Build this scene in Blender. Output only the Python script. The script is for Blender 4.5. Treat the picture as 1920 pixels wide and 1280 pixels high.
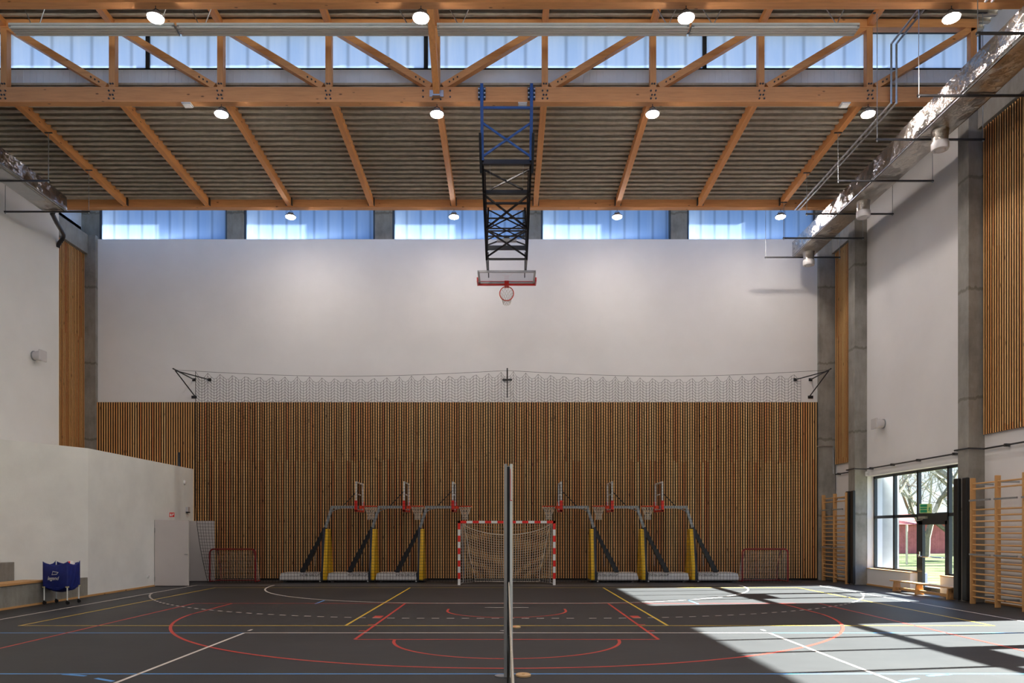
import bpy, bmesh, math, random
from mathutils import Vector, Matrix
R = math.radians
random.seed(7)
for o in list(bpy.data.objects): bpy.data.objects.remove(o)
SC = bpy.context.scene
COL = SC.collection

# ---------------------------------------------------------------- camera
cam_d = bpy.data.cameras.new('camera'); cam = bpy.data.objects.new('camera', cam_d); COL.objects.link(cam)
cam.location = (0, 0, 1.748); cam.rotation_euler = (R(90), 0, 0)
cam_d.sensor_width = 36.0; cam_d.lens = 1386 / 1920 * 36
cam_d.shift_x = 10 / 1920; cam_d.shift_y = (995.3 - 640) / 1920
cam_d.clip_start = 0.05; cam_d.clip_end = 400
SC.camera = cam

# ---------------------------------------------------------------- sky, sun, exposure
LAMP_POWER = 72.0
SUN_POWER = 100.0
SKY_POWER = 2.5
W = bpy.data.worlds.new('sky'); SC.world = W; W.use_nodes = True
wn = W.node_tree; wn.nodes.clear()
w_out = wn.nodes.new('ShaderNodeOutputWorld'); w_bg = wn.nodes.new('ShaderNodeBackground')
w_tc = wn.nodes.new('ShaderNodeTexCoord'); w_sep = wn.nodes.new('ShaderNodeSeparateXYZ'); w_ramp = wn.nodes.new('ShaderNodeValToRGB')
wn.links.new(w_tc.outputs['Generated'], w_sep.inputs[0]); wn.links.new(w_sep.outputs['Z'], w_ramp.inputs[0])
w_ramp.color_ramp.elements[0].position = 0.13; w_ramp.color_ramp.elements[0].color = (0.44, 0.68, 1.0, 1)
hz = w_ramp.color_ramp.elements.new(0.0); hz.color = (0.42, 0.46, 0.47, 1); hz2 = w_ramp.color_ramp.elements.new(0.06); hz2.color = (0.42, 0.48, 0.52, 1)
w_ramp.color_ramp.elements[-1].position = 0.55; w_ramp.color_ramp.elements[-1].color = (0.15, 0.40, 1.0, 1)
wn.links.new(w_ramp.outputs[0], w_bg.inputs[0]); w_bg.inputs[1].default_value = SKY_POWER
wn.links.new(w_bg.outputs[0], w_out.inputs[0])
sun_d = bpy.data.lights.new('sun', 'SUN'); sun = bpy.data.objects.new('sun', sun_d); COL.objects.link(sun)
sun.rotation_euler = Vector((-1, -0.16, -0.4)).to_track_quat('-Z', 'Y').to_euler(); sun.location = (40, 6, 20)
sun_d.energy = SUN_POWER; sun_d.angle = R(0.5); sun_d.color = (0.975, 1.0, 0.94)

vs = SC.view_settings
vs.view_transform = 'Standard'; vs.look = 'None'; vs.gamma = 1.0; vs.exposure = 0.1; vs.use_curve_mapping = False
cy = SC.cycles
cy.max_bounces = 10; cy.diffuse_bounces = 5; cy.glossy_bounces = 4; cy.transmission_bounces = 6; cy.transparent_max_bounces = 16
cy.caustics_reflective = False; cy.caustics_refractive = False; cy.sample_clamp_indirect = 6.0
cy.use_denoising = True

# ---------------------------------------------------------------- materials
def lin(r, g, b):
    f = lambda v: (v / 255 / 12.92) if v / 255 <= 0.04045 else ((v / 255 + 0.055) / 1.055) ** 2.4
    return (f(r), f(g), f(b))
def new_mat(name):
    m = bpy.data.materials.new(name); m.use_nodes = True; n = m.node_tree
    return m, n, n.nodes['Principled BSDF']
def mul(col, k): return tuple(min(1, c * k) for c in col)
def node(n, t, **kw):
    x = n.nodes.new(t)
    for k, v in kw.items(): setattr(x, k, v)
    return x
def coords(n, scale=(1, 1, 1)):
    tc = node(n, 'ShaderNodeTexCoord'); mp = node(n, 'ShaderNodeMapping')
    mp.inputs['Scale'].default_value = scale
    n.links.new(tc.outputs['Object'], mp.inputs[0]); return mp.outputs[0]
def noise(n, vec, scale, detail=4, rough=0.6):
    x = node(n, 'ShaderNodeTexNoise'); x.inputs['Scale'].default_value = scale; x.inputs['Detail'].default_value = detail
    x.inputs['Roughness'].default_value = rough; n.links.new(vec, x.inputs['Vector']); return x.outputs['Fac']
def ramp(n, fac, stops):
    x = node(n, 'ShaderNodeValToRGB'); cr = x.color_ramp
    while len(cr.elements) < len(stops): cr.elements.new(0.5)
    for e, (p, c) in zip(cr.elements, stops): e.position = p; e.color = (*c, 1)
    n.links.new(fac, x.inputs[0]); return x.outputs[0]
def add_bump(n, p, fac, strength, dist=0.01):
    b = node(n, 'ShaderNodeBump'); b.inputs['Strength'].default_value = strength; b.inputs['Distance'].default_value = dist
    n.links.new(fac, b.inputs['Height']); n.links.new(b.outputs[0], p.inputs['Normal'])
def plain(name, col, rough=0.5, metal=0.0, var=0.08, vs_=3.0, bump=0.0, bs=60.0, scale=(1, 1, 1), spec=0.5):
    m, n, p = new_mat(name)
    v = coords(n, scale)
    f = noise(n, v, vs_)
    n.links.new(ramp(n, f, [(0.3, mul(col, 1 - var)), (0.7, mul(col, 1 + var))]), p.inputs['Base Color'])
    p.inputs['Roughness'].default_value = rough; p.inputs['Metallic'].default_value = metal
    p.inputs['Specular IOR Level'].default_value = spec
    if bump: add_bump(n, p, noise(n, v, bs), bump)
    return m
def timber(name, light, dark, axis, knots=True):
    m, n, p = new_mat(name)
    sc = [9, 9, 9]; sc[axis] = 0.6
    g = noise(n, coords(n, sc), 2.2, 6, 0.7)
    col = ramp(n, g, [(0.25, dark), (0.5, light), (0.75, mul(light, 1.12))])
    if knots:
        ks = [3.2, 3.2, 3.2]; ks[axis] = 1.3
        vo = node(n, 'ShaderNodeTexVoronoi'); vo.inputs['Scale'].default_value = 1.6; n.links.new(coords(n, ks), vo.inputs['Vector'])
        kr = ramp(n, vo.outputs['Distance'], [(0.05, (0.25, 0.2, 0.16)), (0.11, (1, 1, 1))])
        mx = node(n, 'ShaderNodeMix', data_type='RGBA', blend_type='MULTIPLY'); mx.inputs[0].default_value = 1
        n.links.new(col, mx.inputs[6]); n.links.new(kr, mx.inputs[7]); col = mx.outputs[2]
    n.links.new(col, p.inputs['Base Color']); p.inputs['Roughness'].default_value = 0.55
    add_bump(n, p, g, 0.15, 0.004)
    return m
def slat_mat(name, axis, pitch, off):
    m, n, p = new_mat(name)
    tc = node(n, 'ShaderNodeTexCoord'); sp = node(n, 'ShaderNodeSeparateXYZ'); n.links.new(tc.outputs['Object'], sp.inputs[0])
    def mth(op, a, b=None):
        x = node(n, 'ShaderNodeMath', operation=op)
        for i, q in enumerate((a, b)):
            if q is None: continue
            if isinstance(q, (int, float)): x.inputs[i].default_value = q
            else: n.links.new(q, x.inputs[i])
        return x.outputs[0]
    sid = mth('FLOOR', mth('DIVIDE', mth('SUBTRACT', sp.outputs['XYZ'.index('X') + axis], off), pitch))
    w1 = node(n, 'ShaderNodeTexWhiteNoise', noise_dimensions='1D'); n.links.new(sid, w1.inputs['W'])
    seg = mth('FLOOR', mth('ADD', mth('DIVIDE', sp.outputs['Z'], 4.3), mth('MULTIPLY', w1.outputs['Value'], 0.03)))
    w2 = node(n, 'ShaderNodeTexWhiteNoise', noise_dimensions='2D')
    cb = node(n, 'ShaderNodeCombineXYZ'); n.links.new(sid, cb.inputs[0]); n.links.new(seg, cb.inputs[1]); n.links.new(cb.outputs[0], w2.inputs['Vector'])
    base = ramp(n, w2.outputs['Value'], [(0.0, (0.62, 0.23, 0.072)), (0.15, (0.68, 0.31, 0.10)), (0.4, (0.74, 0.39, 0.14)), (0.85, (0.78, 0.46, 0.18)), (1.0, (0.82, 0.52, 0.23))])
    g = noise(n, coords(n, (24, 24, 1.6)), 1.5, 5, 0.7)
    gr = ramp(n, g, [(0.26, (0.62, 0.54, 0.48)), (0.46, (1, 1, 1))])
    vo = node(n, 'ShaderNodeTexVoronoi'); vo.inputs['Scale'].default_value = 1.0; n.links.new(coords(n, (9, 9, 1.7)), vo.inputs['Vector'])
    kr = ramp(n, vo.outputs['Distance'], [(0.06, (0.22, 0.13, 0.09)), (0.13, (1, 1, 1))])
    mx = node(n, 'ShaderNodeMix', data_type='RGBA', blend_type='MULTIPLY'); mx.inputs[0].default_value = 1
    n.links.new(base, mx.inputs[6]); n.links.new(gr, mx.inputs[7])
    mx2 = node(n, 'ShaderNodeMix', data_type='RGBA', blend_type='MULTIPLY'); mx2.inputs[0].default_value = 1
    n.links.new(mx.outputs[2], mx2.inputs[6]); n.links.new(kr, mx2.inputs[7])
    n.links.new(mx2.outputs[2], p.inputs['Base Color']); p.inputs['Roughness'].default_value = 0.6
    return m
def concrete(name, col, var=0.3):
    m, n, p = new_mat(name); v = coords(n)
    a = noise(n, v, 1.1, 8, 0.65); b = noise(n, coords(n, (1, 1, 0.25)), 5.0, 6, 0.7)
    ca = ramp(n, a, [(0.3, mul(col, 1 - var)), (0.52, col), (0.72, mul(col, 1 + var * 0.7))])
    cb = ramp(n, b, [(0.3, (0.72, 0.7, 0.68)), (0.6, (1, 1, 1))])
    mx = node(n, 'ShaderNodeMix', data_type='RGBA', blend_type='MULTIPLY'); mx.inputs[0].default_value = 0.8
    n.links.new(ca, mx.inputs[6]); n.links.new(cb, mx.inputs[7])
    # pour lines: thin darker joints every couple of metres with a wandering edge
    sp = node(n, 'ShaderNodeSeparateXYZ'); n.links.new(v, sp.inputs[0])
    ad = node(n, 'ShaderNodeMath', operation='MULTIPLY_ADD'); n.links.new(b, ad.inputs[0]); ad.inputs[1].default_value = 0.30; of = node(n, 'ShaderNodeMath', operation='ADD'); of.inputs[1].default_value = 0.25; n.links.new(sp.outputs['Z'], of.inputs[0]); n.links.new(of.outputs[0], ad.inputs[2])
    md = node(n, 'ShaderNodeMath', operation='PINGPONG'); n.links.new(ad.outputs[0], md.inputs[0]); md.inputs[1].default_value = 1.35
    pl = ramp(n, md.outputs[0], [(0.0, (0.62, 0.6, 0.57)), (0.03, (0.68, 0.66, 0.63)), (0.05, (1, 1, 1))])
    mx2 = node(n, 'ShaderNodeMix', data_type='RGBA', blend_type='MULTIPLY'); mx2.inputs[0].default_value = 1
    n.links.new(mx.outputs[2], mx2.inputs[6]); n.links.new(pl, mx2.inputs[7])
    n.links.new(mx2.outputs[2], p.inputs['Base Color']); p.inputs['Roughness'].default_value = 0.75
    add_bump(n, p, noise(n, v, 26, 6), 0.25, 0.006)
    return m
def sheet_mat(name, col, trans=0.75, band=0.0):
    m = bpy.data.materials.new(name); m.use_nodes = True; n = m.node_tree; n.nodes.clear()
    out = node(n, 'ShaderNodeOutputMaterial'); mix = node(n, 'ShaderNodeMixShader'); mix.inputs[0].default_value = trans
    df = node(n, 'ShaderNodeBsdfDiffuse'); tr = node(n, 'ShaderNodeBsdfTranslucent')
    wv = node(n, 'ShaderNodeTexWave', wave_type='BANDS', bands_direction='X'); wv.inputs['Scale'].default_value = 0.314 / 0.5; wv.inputs['Distortion'].default_value = 0.4
    wv.inputs['Detail'].default_value = 1; n.links.new(coords(n, (1, 1, 0.02)), wv.inputs['Vector'])
    f = noise(n, coords(n, (2.2, 1, 0.25)), 1.3, 3)
    c1 = ramp(n, wv.outputs['Fac'], [(0.0, mul(col, 1 - band)), (0.08, mul(col, 1 - band * 0.35)), (0.2, col)])
    c2 = ramp(n, f, [(0.3, (0.78, 0.86, 0.95)), (0.7, (1, 1, 1))])
    mx = node(n, 'ShaderNodeMix', data_type='RGBA', blend_type='MULTIPLY'); mx.inputs[0].default_value = 1
    n.links.new(c1, mx.inputs[6]); n.links.new(c2, mx.inputs[7])
    n.links.new(mx.outputs[2], df.inputs[0]); n.links.new(mx.outputs[2], tr.inputs[0])
    n.links.new(df.outputs[0], mix.inputs[1]); n.links.new(tr.outputs[0], mix.inputs[2]); n.links.new(mix.outputs[0], out.inputs[0])
    return m
def glass_mat(name, tint=(1, 1, 1), refl=0.08):
    m = bpy.data.materials.new(name); m.use_nodes = True; n = m.node_tree; n.nodes.clear()
    out = node(n, 'ShaderNodeOutputMaterial'); mix = node(n, 'ShaderNodeMixShader'); mix.inputs[0].default_value = refl
    t = node(n, 'ShaderNodeBsdfTransparent'); t.inputs[0].default_value = (*tint, 1)
    g = node(n, 'ShaderNodeBsdfGlossy'); g.inputs['Roughness'].default_value = 0.02
    n.links.new(t.outputs[0], mix.inputs[1]); n.links.new(g.outputs[0], mix.inputs[2]); n.links.new(mix.outputs[0], out.inputs[0])
    return m
def foil_mat(name, col, rough, tilt):
    m, n, p = new_mat(name)
    g = node(n, 'ShaderNodeNewGeometry'); cur = g.outputs['Normal']
    for sc, k in ((3.5, tilt * 0.7), (11.0, tilt * 0.8), (28.0, tilt * 0.5)):
        v = coords(n, (1, 0.75, 1)); w_ = node(n, 'ShaderNodeTexNoise'); w_.inputs['Scale'].default_value = sc * 0.8; w_.inputs['Detail'].default_value = 3; n.links.new(v, w_.inputs['Vector'])
        ad = node(n, 'ShaderNodeVectorMath', operation='MULTIPLY_ADD'); n.links.new(w_.outputs['Color'], ad.inputs[0]); ad.inputs[1].default_value = (0.5, 0.5, 0.5); n.links.new(v, ad.inputs[2])
        vo = node(n, 'ShaderNodeTexVoronoi', feature='SMOOTH_F1'); vo.inputs['Scale'].default_value = sc; vo.inputs['Smoothness'].default_value = 0.25; n.links.new(ad.outputs[0], vo.inputs['Vector'])
        sb_ = node(n, 'ShaderNodeVectorMath', operation='SUBTRACT'); n.links.new(vo.outputs['Color'], sb_.inputs[0]); sb_.inputs[1].default_value = (0.5, 0.5, 0.5)
        ml = node(n, 'ShaderNodeVectorMath', operation='MULTIPLY_ADD'); n.links.new(sb_.outputs[0], ml.inputs[0]); ml.inputs[1].default_value = (k, k, k); n.links.new(cur, ml.inputs[2]); cur = ml.outputs[0]
    nm = node(n, 'ShaderNodeVectorMath', operation='NORMALIZE'); n.links.new(cur, nm.inputs[0]); n.links.new(nm.outputs[0], p.inputs['Normal'])
    p.inputs['Base Color'].default_value = (*col, 1); p.inputs['Metallic'].default_value = 1; p.inputs['Roughness'].default_value = rough
    return m
def glow_mat(name, col, s):
    m, n, p = new_mat(name); p.inputs['Base Color'].default_value = (1, 1, 1, 1)
    p.inputs['Emission Color'].default_value = (*col, 1); p.inputs['Emission Strength'].default_value = s
    return m

PITCH = 0.0855
MT = dict(
    white=plain('white_plaster', (0.80, 0.785, 0.785), 0.85, 0, 0.03, 0.7, 0.12, 30),
    white_lit=plain('white_plaster_lit', (0.87, 0.865, 0.86), 0.85, 0, 0.03, 0.7, 0.12, 30),  # same plaster in a brighter colour, standing in for light on the left wall
    offwhite=plain('offwhite_plaster', (0.88, 0.89, 0.87), 0.85, 0, 0.05, 1.1, 0.2, 22),
    floor=None,
    beam_x=timber('glulam_x', (0.70, 0.33, 0.13), (0.57, 0.25, 0.09), 0),
    beam_y=timber('glulam_y', (0.78, 0.345, 0.115), (0.64, 0.265, 0.085), 1),
    beam_z=timber('glulam_z', (0.70, 0.33, 0.13), (0.57, 0.25, 0.09), 2),
    pine_z=timber('pine_z', (0.60, 0.33, 0.13), (0.48, 0.24, 0.085), 2),
    pine_y=timber('pine_y', (0.62, 0.35, 0.14), (0.5, 0.25, 0.09), 1),
    slat_x=slat_mat('slats_x', 0, PITCH, -14.6), slat_y=slat_mat('slats_y', 1, PITCH, 0.0),
    gap_shade=plain('slat_gap_shade', (0.045, 0.022, 0.012), 0.8, 0, 0.2, 5),  # shadow between the slats, put into the colour of their sides
    felt=plain('black_felt', (0.010, 0.009, 0.009), 0.95, 0, 0.2, 3),
    concrete=concrete('concrete', (0.29, 0.275, 0.25)),
    concrete_b=concrete('concrete_blocks', (0.30, 0.29, 0.255), 0.35),
    deck=plain('sprayed_deck', (0.46, 0.41, 0.34), 0.95, 0, 0.14, 5.0, 0.5, 34),
    poly=sheet_mat('polycarbonate', (0.195, 0.255, 0.36), 0.93, 0.34),
    metalwall=plain('grey_sheet', (0.76, 0.82, 0.95), 0.5, 0, 0.05, 2, 0, 1),
    anthracite=plain('anthracite', (0.022, 0.028, 0.036), 0.3, 0, 0.1, 3),
    glass=glass_mat('clear_glass', (0.93, 0.96, 0.96), 0.05),
    board_glass=glass_mat('board_glass', (0.80, 0.80, 0.82), 0.06),
    foil=foil_mat('aluminium_foil', (0.46, 0.44, 0.425), 0.25, 0.6),
    foil_matt=foil_mat('aluminium_foil_matt', (0.50, 0.47, 0.43), 0.34, 0.32),
    galv=plain('galvanised', (0.50, 0.51, 0.53), 0.35, 1, 0.12, 12),
    steel=plain('painted_grey_steel', (0.33, 0.35, 0.37), 0.35, 0.4, 0.1, 14, 0, 1),
    dark_steel=plain('dark_steel', (0.07, 0.07, 0.075), 0.4, 0.7, 0.1, 10),
    chrome=plain('chrome', (0.75, 0.75, 0.77), 0.15, 1, 0.03, 5),
    sky_lit=plain('sky_lit_paint', (0.02, 0.085, 0.32), 0.35, 0, 0.1, 4),  # upper hoop frame only: sky light on the dark steel, coloured in as blue
    black=plain('black_paint', (0.008, 0.009, 0.013), 0.35, 0, 0.2, 5),
    rubber=plain('black_vinyl', (0.012, 0.013, 0.015), 0.42, 0, 0.15, 4),
    red=plain('red_paint', (0.80, 0.022, 0.016), 0.35, 0, 0.06, 6),
    red_dk=plain('dark_red_paint', (0.30, 0.012, 0.018), 0.35, 0, 0.1, 8),
    orange=plain('orange_red_paint', (0.82, 0.065, 0.016), 0.35, 0, 0.06, 6),
    signal_white=plain('white_paint', (0.80, 0.80, 0.80), 0.4, 0, 0.03, 6),
    yellow=plain('yellow_vinyl', (0.86, 0.51, 0.005), 0.4, 0, 0.06, 4),
    navy_vinyl=plain('navy_vinyl', (0.015, 0.02, 0.045), 0.45, 0, 0.1, 4),
    silver=None,
    cord_white=plain('cream_cord', (0.66, 0.60, 0.52), 0.8, 0, 0.1, 20),
    cord_black=plain('black_cord', (0.012, 0.012, 0.013), 0.8, 0, 0.1, 20),
    blue_cloth=plain('blue_nylon', (0.010, 0.022, 0.20), 0.5, 0, 0.15, 6, 0.25, 14),
    alu=plain('aluminium', (0.42, 0.42, 0.42), 0.4, 0.6, 0.05, 6),
    alu_lt=plain('light_aluminium', (0.86, 0.90, 0.88), 0.4, 0.0, 0.04, 6),
    plastic=plain('grey_plastic', (0.62, 0.60, 0.61), 0.5, 0, 0.03, 6),
    door=plain('door_paint', (0.62, 0.58, 0.57), 0.5, 0, 0.02, 2),
    beige=plain('beige_caster', (0.6, 0.55, 0.3), 0.5, 0, 0.05, 9),
    green=plain('sign_green', (0.0, 0.19, 0.075), 0.4, 0, 0.04, 9),
    lume=plain('sign_lime', (0.55, 0.62, 0.20), 0.4, 0, 0.04, 9),
    panel=plain('radiant_panel', (0.70, 0.71, 0.68), 0.45, 0.2, 0.05, 3),
    plywood=timber('cap_wood', (0.70, 0.45, 0.22), (0.6, 0.36, 0.16), 0, False),
    bark=plain('bark', (0.12, 0.11, 0.08), 0.9, 0, 0.3, 6, 0.6, 20, spec=0),
    twig=plain('twigs', (0.26, 0.25, 0.20), 0.9, 0, 0.25, 4, spec=0),
    grass=plain('lawn', (0.085, 0.098, 0.050), 0.95, 0, 0.5, 0.8, 0.8, 8, spec=0),
    paving=plain('paving', (0.075, 0.06, 0.055), 0.9, 0, 0.1, 2, spec=0),
    shed=plain('red_boards', (0.34, 0.11, 0.10), 0.8, 0, 0.2, 3, spec=0),
    timber_pale=plain('pale_stakes', (0.30, 0.27, 0.20), 0.8, 0, 0.1, 5, spec=0),
    bush=plain('bush', (0.045, 0.07, 0.028), 0.95, 0, 0.5, 6, 1.0, 12, spec=0),
    yellow_roof=plain('yellow_roof', (0.16, 0.13, 0.02), 0.8),
    outwhite=plain('outside_render', (0.4, 0.4, 0.39), 0.9),
    lamp_shell=plain('lamp_shell', (0.25, 0.25, 0.26), 0.4, 0.6, 0.1, 9),
    glow=glow_mat('lamp_glow', (1.0, 0.90, 0.82), LAMP_POWER / 0.27),
)
def floor_mat():
    m, n, p = new_mat('grey_sports_floor'); v = coords(n)
    a = noise(n, v, 0.5, 5, 0.6); b = noise(n, coords(n, (0.5, 1.4, 1)), 3.0, 8, 0.75); s = noise(n, coords(n, (1.2, 0.35, 1)), 5.0, 3, 0.5)
    ca = ramp(n, a, [(0.3, (0.036, 0.0365, 0.0395)), (0.7, (0.048, 0.0478, 0.050))])
    cb = ramp(n, b, [(0.32, (0.88, 0.88, 0.88)), (0.6, (1, 1, 1)), (0.78, (1.1, 1.1, 1.1))])
    cs = ramp(n, s, [(0.70, (1, 1, 1)), (0.78, (1.35, 1.35, 1.35))])
    mx = node(n, 'ShaderNodeMix', data_type='RGBA', blend_type='MULTIPLY'); mx.inputs[0].default_value = 1
    n.links.new(ca, mx.inputs[6]); n.links.new(cb, mx.inputs[7])
    mx2 = node(n, 'ShaderNodeMix', data_type='RGBA', blend_type='MULTIPLY'); mx2.inputs[0].default_value = 1
    n.links.new(mx.outputs[2], mx2.inputs[6]); n.links.new(cs, mx2.inputs[7])
    n.links.new(mx2.outputs[2], p.inputs['Base Color']); p.inputs['Roughness'].default_value = 0.5; p.inputs['Specular IOR Level'].default_value = 0.22
    return m
MT['floor'] = floor_mat()
def skin_mat():
    m = bpy.data.materials.new('sun_dimming_skin'); m.use_nodes = True; n = m.node_tree; n.nodes.clear()
    out = node(n, 'ShaderNodeOutputMaterial'); mix = node(n, 'ShaderNodeMixShader'); fz = node(n, 'ShaderNodeFresnel'); fz.inputs['IOR'].default_value = 1.75
    t = node(n, 'ShaderNodeBsdfTransparent'); g = node(n, 'ShaderNodeBsdfGlossy'); g.inputs['Roughness'].default_value = 0.1
    n.links.new(fz.outputs[0], mix.inputs[0]); n.links.new(t.outputs[0], mix.inputs[1]); n.links.new(g.outputs[0], mix.inputs[2]); n.links.new(mix.outputs[0], out.inputs[0])
    return m
MT['skin'] = skin_mat()
def silver_mat():
    m, n, p = new_mat('silver_checker_plate'); v = coords(n)
    ck = node(n, 'ShaderNodeTexChecker'); ck.inputs['Scale'].default_value = 38
    mp = node(n, 'ShaderNodeMapping'); mp.inputs['Rotation'].default_value = (0, R(45), 0); n.links.new(v, mp.inputs[0]); n.links.new(mp.outputs[0], ck.inputs['Vector'])
    ck.inputs[1].default_value = (0.62, 0.60, 0.60, 1); ck.inputs[2].default_value = (0.90, 0.88, 0.88, 1)
    n.links.new(ck.outputs[0], p.inputs['Base Color']); p.inputs['Roughness'].default_value = 0.4; p.inputs['Metallic'].default_value = 0.1
    add_bump(n, p, ck.outputs['Fac'], 0.5, 0.004)
    return m
MT['silver'] = silver_mat()

# ---------------------------------------------------------------- mesh builder
class MB:
    def __init__(s): s.v = []; s.f = []
    def quad(s, *p):
        b = len(s.v); s.v += [tuple(q) for q in p]; s.f.append(tuple(range(b, b + len(p)))); return s
    def box(s, x0, x1, y0, y1, z0, z1):
        b = len(s.v)
        s.v += [(x, y, z) for z in (z0, z1) for y in (y0, y1) for x in (x0, x1)]
        s.f += [tuple(b + i for i in q) for q in ((0, 2, 3, 1), (4, 5, 7, 6), (0, 1, 5, 4), (2, 6, 7, 3), (0, 4, 6, 2), (1, 3, 7, 5))]
        return s
    def beam(s, p, q, w, h, up=(0, 0, 1), sq=None):
        p, q = Vector(p), Vector(q); d = (q - p).normalized(); u = Vector(up)
        side = d.cross(u)
        if side.length < 1e-4: side = d.cross(Vector((1, 0, 0)))
        side.normalize(); u = side.cross(d).normalized(); b = len(s.v)
        for c in (p, q):
            for a, e in ((-1, -1), (1, -1), (1, 1), (-1, 1)): s.v.append(tuple(c + side * (a * w / 2) + u * (e * h / 2)))
        s.f += [tuple(b + i for i in t) for t in ((0, 3, 2, 1), (4, 5, 6, 7), (0, 1, 5, 4), (1, 2, 6, 5), (2, 3, 7, 6), (3, 0, 4, 7))]
        return s
    def tube(s, pts, r, n=8, closed=False, caps=True):
        pts = [Vector(p) for p in pts]; m = len(pts); b = len(s.v); prev = None
        for i, p in enumerate(pts):
            if closed: d = pts[(i + 1) % m] - pts[i - 1]
            else: d = pts[min(i + 1, m - 1)] - pts[max(i - 1, 0)]
            if d.length < 1e-9: d = Vector((0, 0, 1))
            d.normalize()
            if prev is None: a = d.orthogonal().normalized()
            else:
                a = prev - d * prev.dot(d); a = a.normalized() if a.length > 1e-6 else d.orthogonal().normalized()
            prev = a; c = d.cross(a); rr = r[i] if isinstance(r, (list, tuple)) else r
            for k in range(n):
                t = 2 * math.pi * k / n; s.v.append(tuple(p + a * (rr * math.cos(t)) + c * (rr * math.sin(t))))
        for i in range(m if closed else m - 1):
            j = (i + 1) % m
            for k in range(n):
                l = (k + 1) % n; s.f.append((b + i * n + k, b + i * n + l, b + j * n + l, b + j * n + k))
        if caps and not closed:
            s.f.append(tuple(b + k for k in range(n))[::-1]); s.f.append(tuple(b + (m - 1) * n + k for k in range(n)))
        return s
    def lathe(s, c, prof, n=24, axis=2):
        b = len(s.v); c = Vector(c)
        for r, h in prof:
            for k in range(n):
                t = 2 * math.pi * k / n; o = [r * math.cos(t), r * math.sin(t), h]
                if axis == 0: o = [h, o[0], o[1]]
                if axis == 1: o = [o[1], h, o[0]]
                s.v.append(tuple(c + Vector(o)))
        for i in range(len(prof) - 1):
            for k in range(n):
                l = (k + 1) % n; s.f.append((b + i * n + k, b + i * n + l, b + (i + 1) * n + l, b + (i + 1) * n + k))
        s.f.append(tuple(b + k for k in range(n))[::-1]); s.f.append(tuple(b + (len(prof) - 1) * n + k for k in range(n)))
        return s
    def prism(s, poly, off):
        n = len(poly); b = len(s.v); o = Vector(off)
        s.v += [tuple(p) for p in poly] + [tuple(Vector(p) + o) for p in poly]
        s.f.append(tuple(range(b, b + n))); s.f.append(tuple(range(b + 2 * n - 1, b + n - 1, -1)))
        for i in range(n): j = (i + 1) % n; s.f.append((b + i, b + n + i, b + n + j, b + j))
        return s
    def grid(s, fn, nu, nv):
        b = len(s.v)
        for j in range(nv + 1):
            for i in range(nu + 1): s.v.append(tuple(fn(i / nu, j / nv)))
        for j in range(nv):
            for i in range(nu):
                a = b + j * (nu + 1) + i; s.f.append((a, a + 1, a + nu + 2, a + nu + 1))
        return s
    def net(s, fn, nu, nv, r, n=3, skip=None):
        P = [[Vector(fn(i / nu, j / nv)) for i in range(nu + 1)] for j in range(nv + 1)]
        for j in range(nv + 1): s.tube(P[j], r, n, caps=False)
        for i in range(nu + 1): s.tube([P[j][i] for j in range(nv + 1)], r, n, caps=False)
        return s
    def split(s, name, mat, parent=None, **kw):      # every loose piece its own part
        n = len(s.v); r = list(range(n))
        def fd(a):
            while r[a] != a: r[a] = r[r[a]]; a = r[a]
            return a
        for f in s.f:
            for q in f[1:]: r[fd(q)] = fd(f[0])
        gs = {}
        for i in range(n): gs.setdefault(fd(i), []).append(i)
        fs = {}
        for f in s.f: fs.setdefault(fd(f[0]), []).append(f)
        out = []
        for g, ids in gs.items():
            mp = {v: k for k, v in enumerate(ids)}; m = MB(); m.v = [s.v[i] for i in ids]; m.f = [tuple(mp[q] for q in f) for f in fs.get(g, [])]
            out.append(m.make(name, mat, parent, **kw))
        return out
    def make(s, name, mat, parent=None, smooth=False, bevel=0.0, loc=None, solid=0.0, recalc=True):
        me = bpy.data.meshes.new(name); me.from_pydata(s.v, [], s.f); me.update()
        if recalc:
            bm = bmesh.new(); bm.from_mesh(me); bmesh.ops.recalc_face_normals(bm, faces=bm.faces); bm.to_mesh(me); bm.free()
        if smooth:
            for p in me.polygons: p.use_smooth = True
            me.set_sharp_from_angle(angle=0.7)
        me.materials.append(MT[mat] if isinstance(mat, str) else mat)
        o = bpy.data.objects.new(name, me); COL.objects.link(o)
        if parent is not None: o.parent = parent
        if loc is not None: o.location = loc
        if bevel:
            b = o.modifiers.new('edge', 'BEVEL'); b.width = bevel; b.segments = 2; b.limit_method = 'ANGLE'
        if solid:
            b = o.modifiers.new('thickness', 'SOLIDIFY'); b.thickness = solid; b.offset = 0
        return o
def tag(o, label=None, cat=None, group=None, kind=None):
    if label: o['label'] = label
    if cat: o['category'] = cat
    if group: o['group'] = group
    if kind: o['kind'] = kind
    return o
def thing(name, label, cat, loc=(0, 0, 0), rz=0.0, group=None, kind=None):
    o = bpy.data.objects.new(name, None); COL.objects.link(o); o.location = loc; o.rotation_euler = (0, 0, rz); o.empty_display_size = 0.2
    return tag(o, label, cat, group, kind)
def struct(o, label=None, cat=None): return tag(o, label, cat, None, 'structure')
def dup(root, loc=None, label=None, rz=None):
    def cp(o, par):
        c = o.copy(); COL.objects.link(c)
        if par is not None: c.parent = par
        for ch in [x for x in bpy.data.objects if x.parent == o]: cp(ch, c)
        return c
    c = cp(root, None)
    if loc is not None: c.location = loc
    if rz is not None: c.rotation_euler = (0, 0, rz)
    if label: c['label'] = label
    return c
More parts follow.
